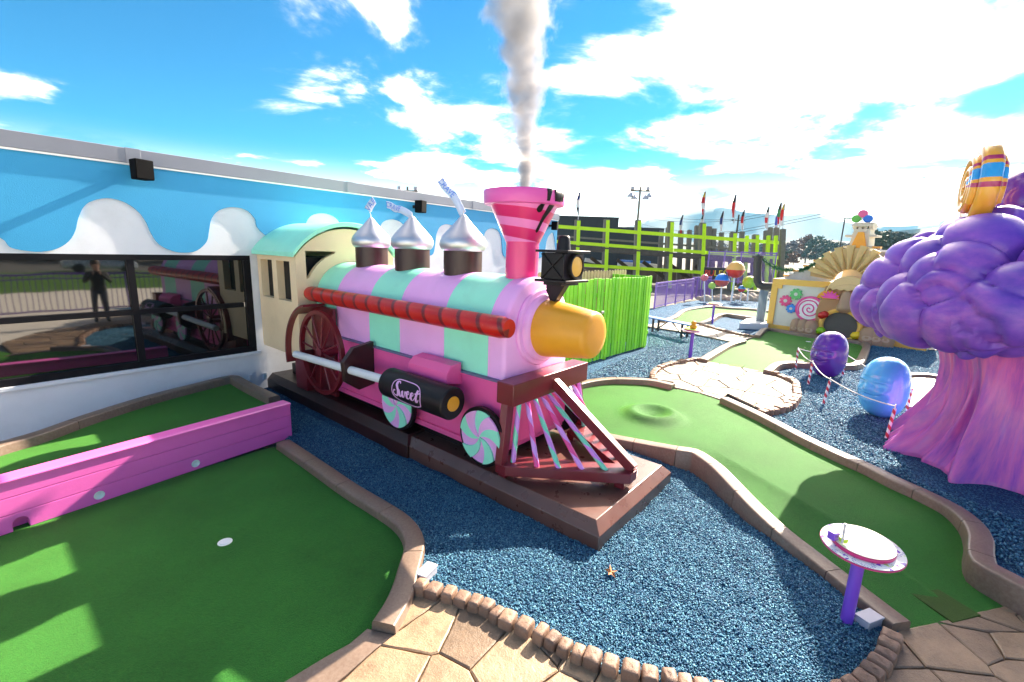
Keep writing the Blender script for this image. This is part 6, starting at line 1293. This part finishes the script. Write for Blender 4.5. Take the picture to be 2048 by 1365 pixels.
# parked car
CARP = paint('car_silver', (.45, .47, .50), .25, .04, metal=.6, coat=.6); TYRE = paint('tyre', (.015, .015, .015), .8); CGL = paint('car_glass', (.01, .012, .014), .08)
cr = thing('parked_car', 'silver car parked across the lawn, seen in the window reflection', 'car', (8.2, -28.5, -.13), .1)
m_ = MB(); secs = []
for x, zb_2, zt2_, w2 in ((-2.1, .45, .75, .70), (-2.0, .3, .86, .82), (-1.2, .28, .95, .88), (0, .26, .98, .9), (1.2, .28, .98, .88), (2.0, .32, .92, .82), (2.12, .45, .8, .72)): secs.append([(x, -w2, zb_2), (x, w2, zb_2), (x, w2*1.02, (zb_2+zt2_)/2), (x, w2*.92, zt2_), (x, -w2*.92, zt2_), (x, -w2*1.02, (zb_2+zt2_)/2)])
m_.rings(secs); m_.build('body', CARP, cr, 40, .03); m_ = MB(); m_.rings([[(x0_, -w2, z), (x1_, -w2, z), (x1_, w2, z), (x0_, w2, z)] for z, x0_, x1_, w2 in ((.93, -1.3, 1.75, .82), (1.42, -.6, 1.25, .66))]); m_.build('cabin_glass', CGL, cr, 20, .03); m_ = MB(); m_.box(-.62, 1.27, -.67, .67, 1.421, 1.46); m_.build('roof', CARP, cr, 20, .03)
for x in (-1.3, 1.35):
    for y in (-.82, .82): m_ = MB(); m_.lathe([(.2, -.1), (.33, -.1), (.33, .1), (.2, .1)], 20, (x, y, .33), 'y'); w_o = m_.build('wheel', TYRE, cr, 40)
# photographer
def person(pos, rz, lb):
    t_ = thing('person', lb, 'person', pos, rz)
    J = {'pelvis': (0, 0, .95, .15), 'waist': (0, 0, 1.08, .145), 'chest': (0, .01, 1.30, .17), 'neck': (0, .01, 1.46, .065), 'head0': (0, -.015, 1.54, .07), 'head1': (0, -.02, 1.62, .098), 'head2': (0, -.01, 1.70, .085)}
    E = [('pelvis', 'waist'), ('waist', 'chest'), ('chest', 'neck'), ('neck', 'head0'), ('head0', 'head1'), ('head1', 'head2')]
    for s, k in ((-1, 'l'), (1, 'r')):
        J.update({k+'hip': (s*.10, 0, .90, .105), k+'knee': (s*.12, -.01, .50, .075), k+'ank': (s*.13, .03, .09, .05), k+'toe': (s*.15, -.13, .045, .045), k+'sh': (s*.19, .01, 1.40, .075), k+'el': (s*.29, -.10, 1.16, .055), k+'wr': (s*.14, -.30, 1.36, .038), k+'hand': (s*.09, -.34, 1.43, .042)})
        E += [('pelvis', k+'hip'), (k+'hip', k+'knee'), (k+'knee', k+'ank'), (k+'ank', k+'toe'), ('chest', k+'sh'), (k+'sh', k+'el'), (k+'el', k+'wr'), (k+'wr', k+'hand')]
    names_ = list(J); me = bpy.data.meshes.new('body'); me.from_pydata([J[n][:3] for n in names_], [(names_.index(a), names_.index(b)) for a, b in E], []); o = bpy.data.objects.new('body', me); COL.objects.link(o); o.parent = t_
    sk_ = o.modifiers.new('skin', 'SKIN'); sk_.use_smooth_shade = True
    for i, n in enumerate(names_): v = me.skin_vertices[0].data[i]; v.radius = (J[n][3], J[n][3]); v.use_root = (n == 'pelvis')
    su = o.modifiers.new('sub', 'SUBSURF'); su.levels = 2; su.render_levels = 2
    m, t, b = newmat('clothing_and_skin'); q = NT(t); s = q.n('SeparateXYZ'); q.l(q.n('TexCoord').outputs['Object'], s.inputs[0]); z = s.outputs[2]
    q.l(q.ramp(q.math('DIVIDE', z, 1.8), [(0, (.02, .02, .02)), (.06, (.02, .035, .07)), (.51, (.015, .017, .016)), (.815, (.45, .26, .19))], 'CONSTANT'), b.inputs['Base Color']); b.inputs['Roughness'].default_value = .7; me.materials.append(m)
    hr = MB(); hr.lathe([(.02, 1.82), (.07, 1.80), (.105, 1.74), (.112, 1.66), (.10, 1.60), (.07, 1.58)], 20, (0, .02, 0)); hr.build('hair', paint('hair_brown', (.05, .03, .02), .6), t_, 60)
    hd = paint('hand_skin', (.45, .26, .19), .5)
    for s in (-1, 1):
        for f in range(4): fm = MB(); y0 = -.36; fm.tube([(s*(.095-.018*f), y0, 1.45+.01*(f == 1)), (s*(.085-.018*f), y0-.045, 1.47), (s*(.07-.016*f), y0-.055, 1.445)], [.010, .009, .007], 8); fm.build('finger', hd, t_, 60)
        fm = MB(); fm.tube([(s*.10, -.33, 1.42), (s*.075, -.37, 1.41), (s*.055, -.385, 1.425)], [.012, .010, .008], 8); fm.build('thumb', hd, t_, 60)
    return t_
person((3.1, -1.65, .03), pi+.15, 'person in a dark jacket and jeans holding up both hands, reflected in the window')
cmr = thing('hand_camera', 'small black camera held by the reflected person', 'camera', (3.05, -1.27, 1.48), .15); m_ = MB(); m_.box(-.065, .065, -.03, .03, -.04, .045); m_.build('body', BLACKP, cmr, 20, .008); m_ = MB(); m_.lathe([(.035, .03), (.035, .10), (.03, .105)], 20, (0, 0, 0), 'y'); m_.build('lens', BLACKP, cmr, 40)
# ================================================================== HAZE
HAZE = True
if HAZE:
    m = bpy.data.materials.new('haze_air'); m.use_nodes = True; t = m.node_tree; t.nodes.clear(); q = NT(t); v = q.n('VolumePrincipled'); v.inputs['Color'].default_value = (.26, .66, 1., 1); v.inputs['Density'].default_value = 1.0e-4; v.inputs['Anisotropy'].default_value = .2
    o_ = q.n('OutputMaterial'); q.l(v.outputs[0], o_.inputs['Volume']); m_ = MB(); m_.box(-R_-50, R_+50, -R_-50, R_+50, -4, 330); o = m_.build('haze', m, None, 0); tag(o, 'pale blue haze filling the air over the valley', 'haze', kind='stuff')
S.render.engine = 'CYCLES'
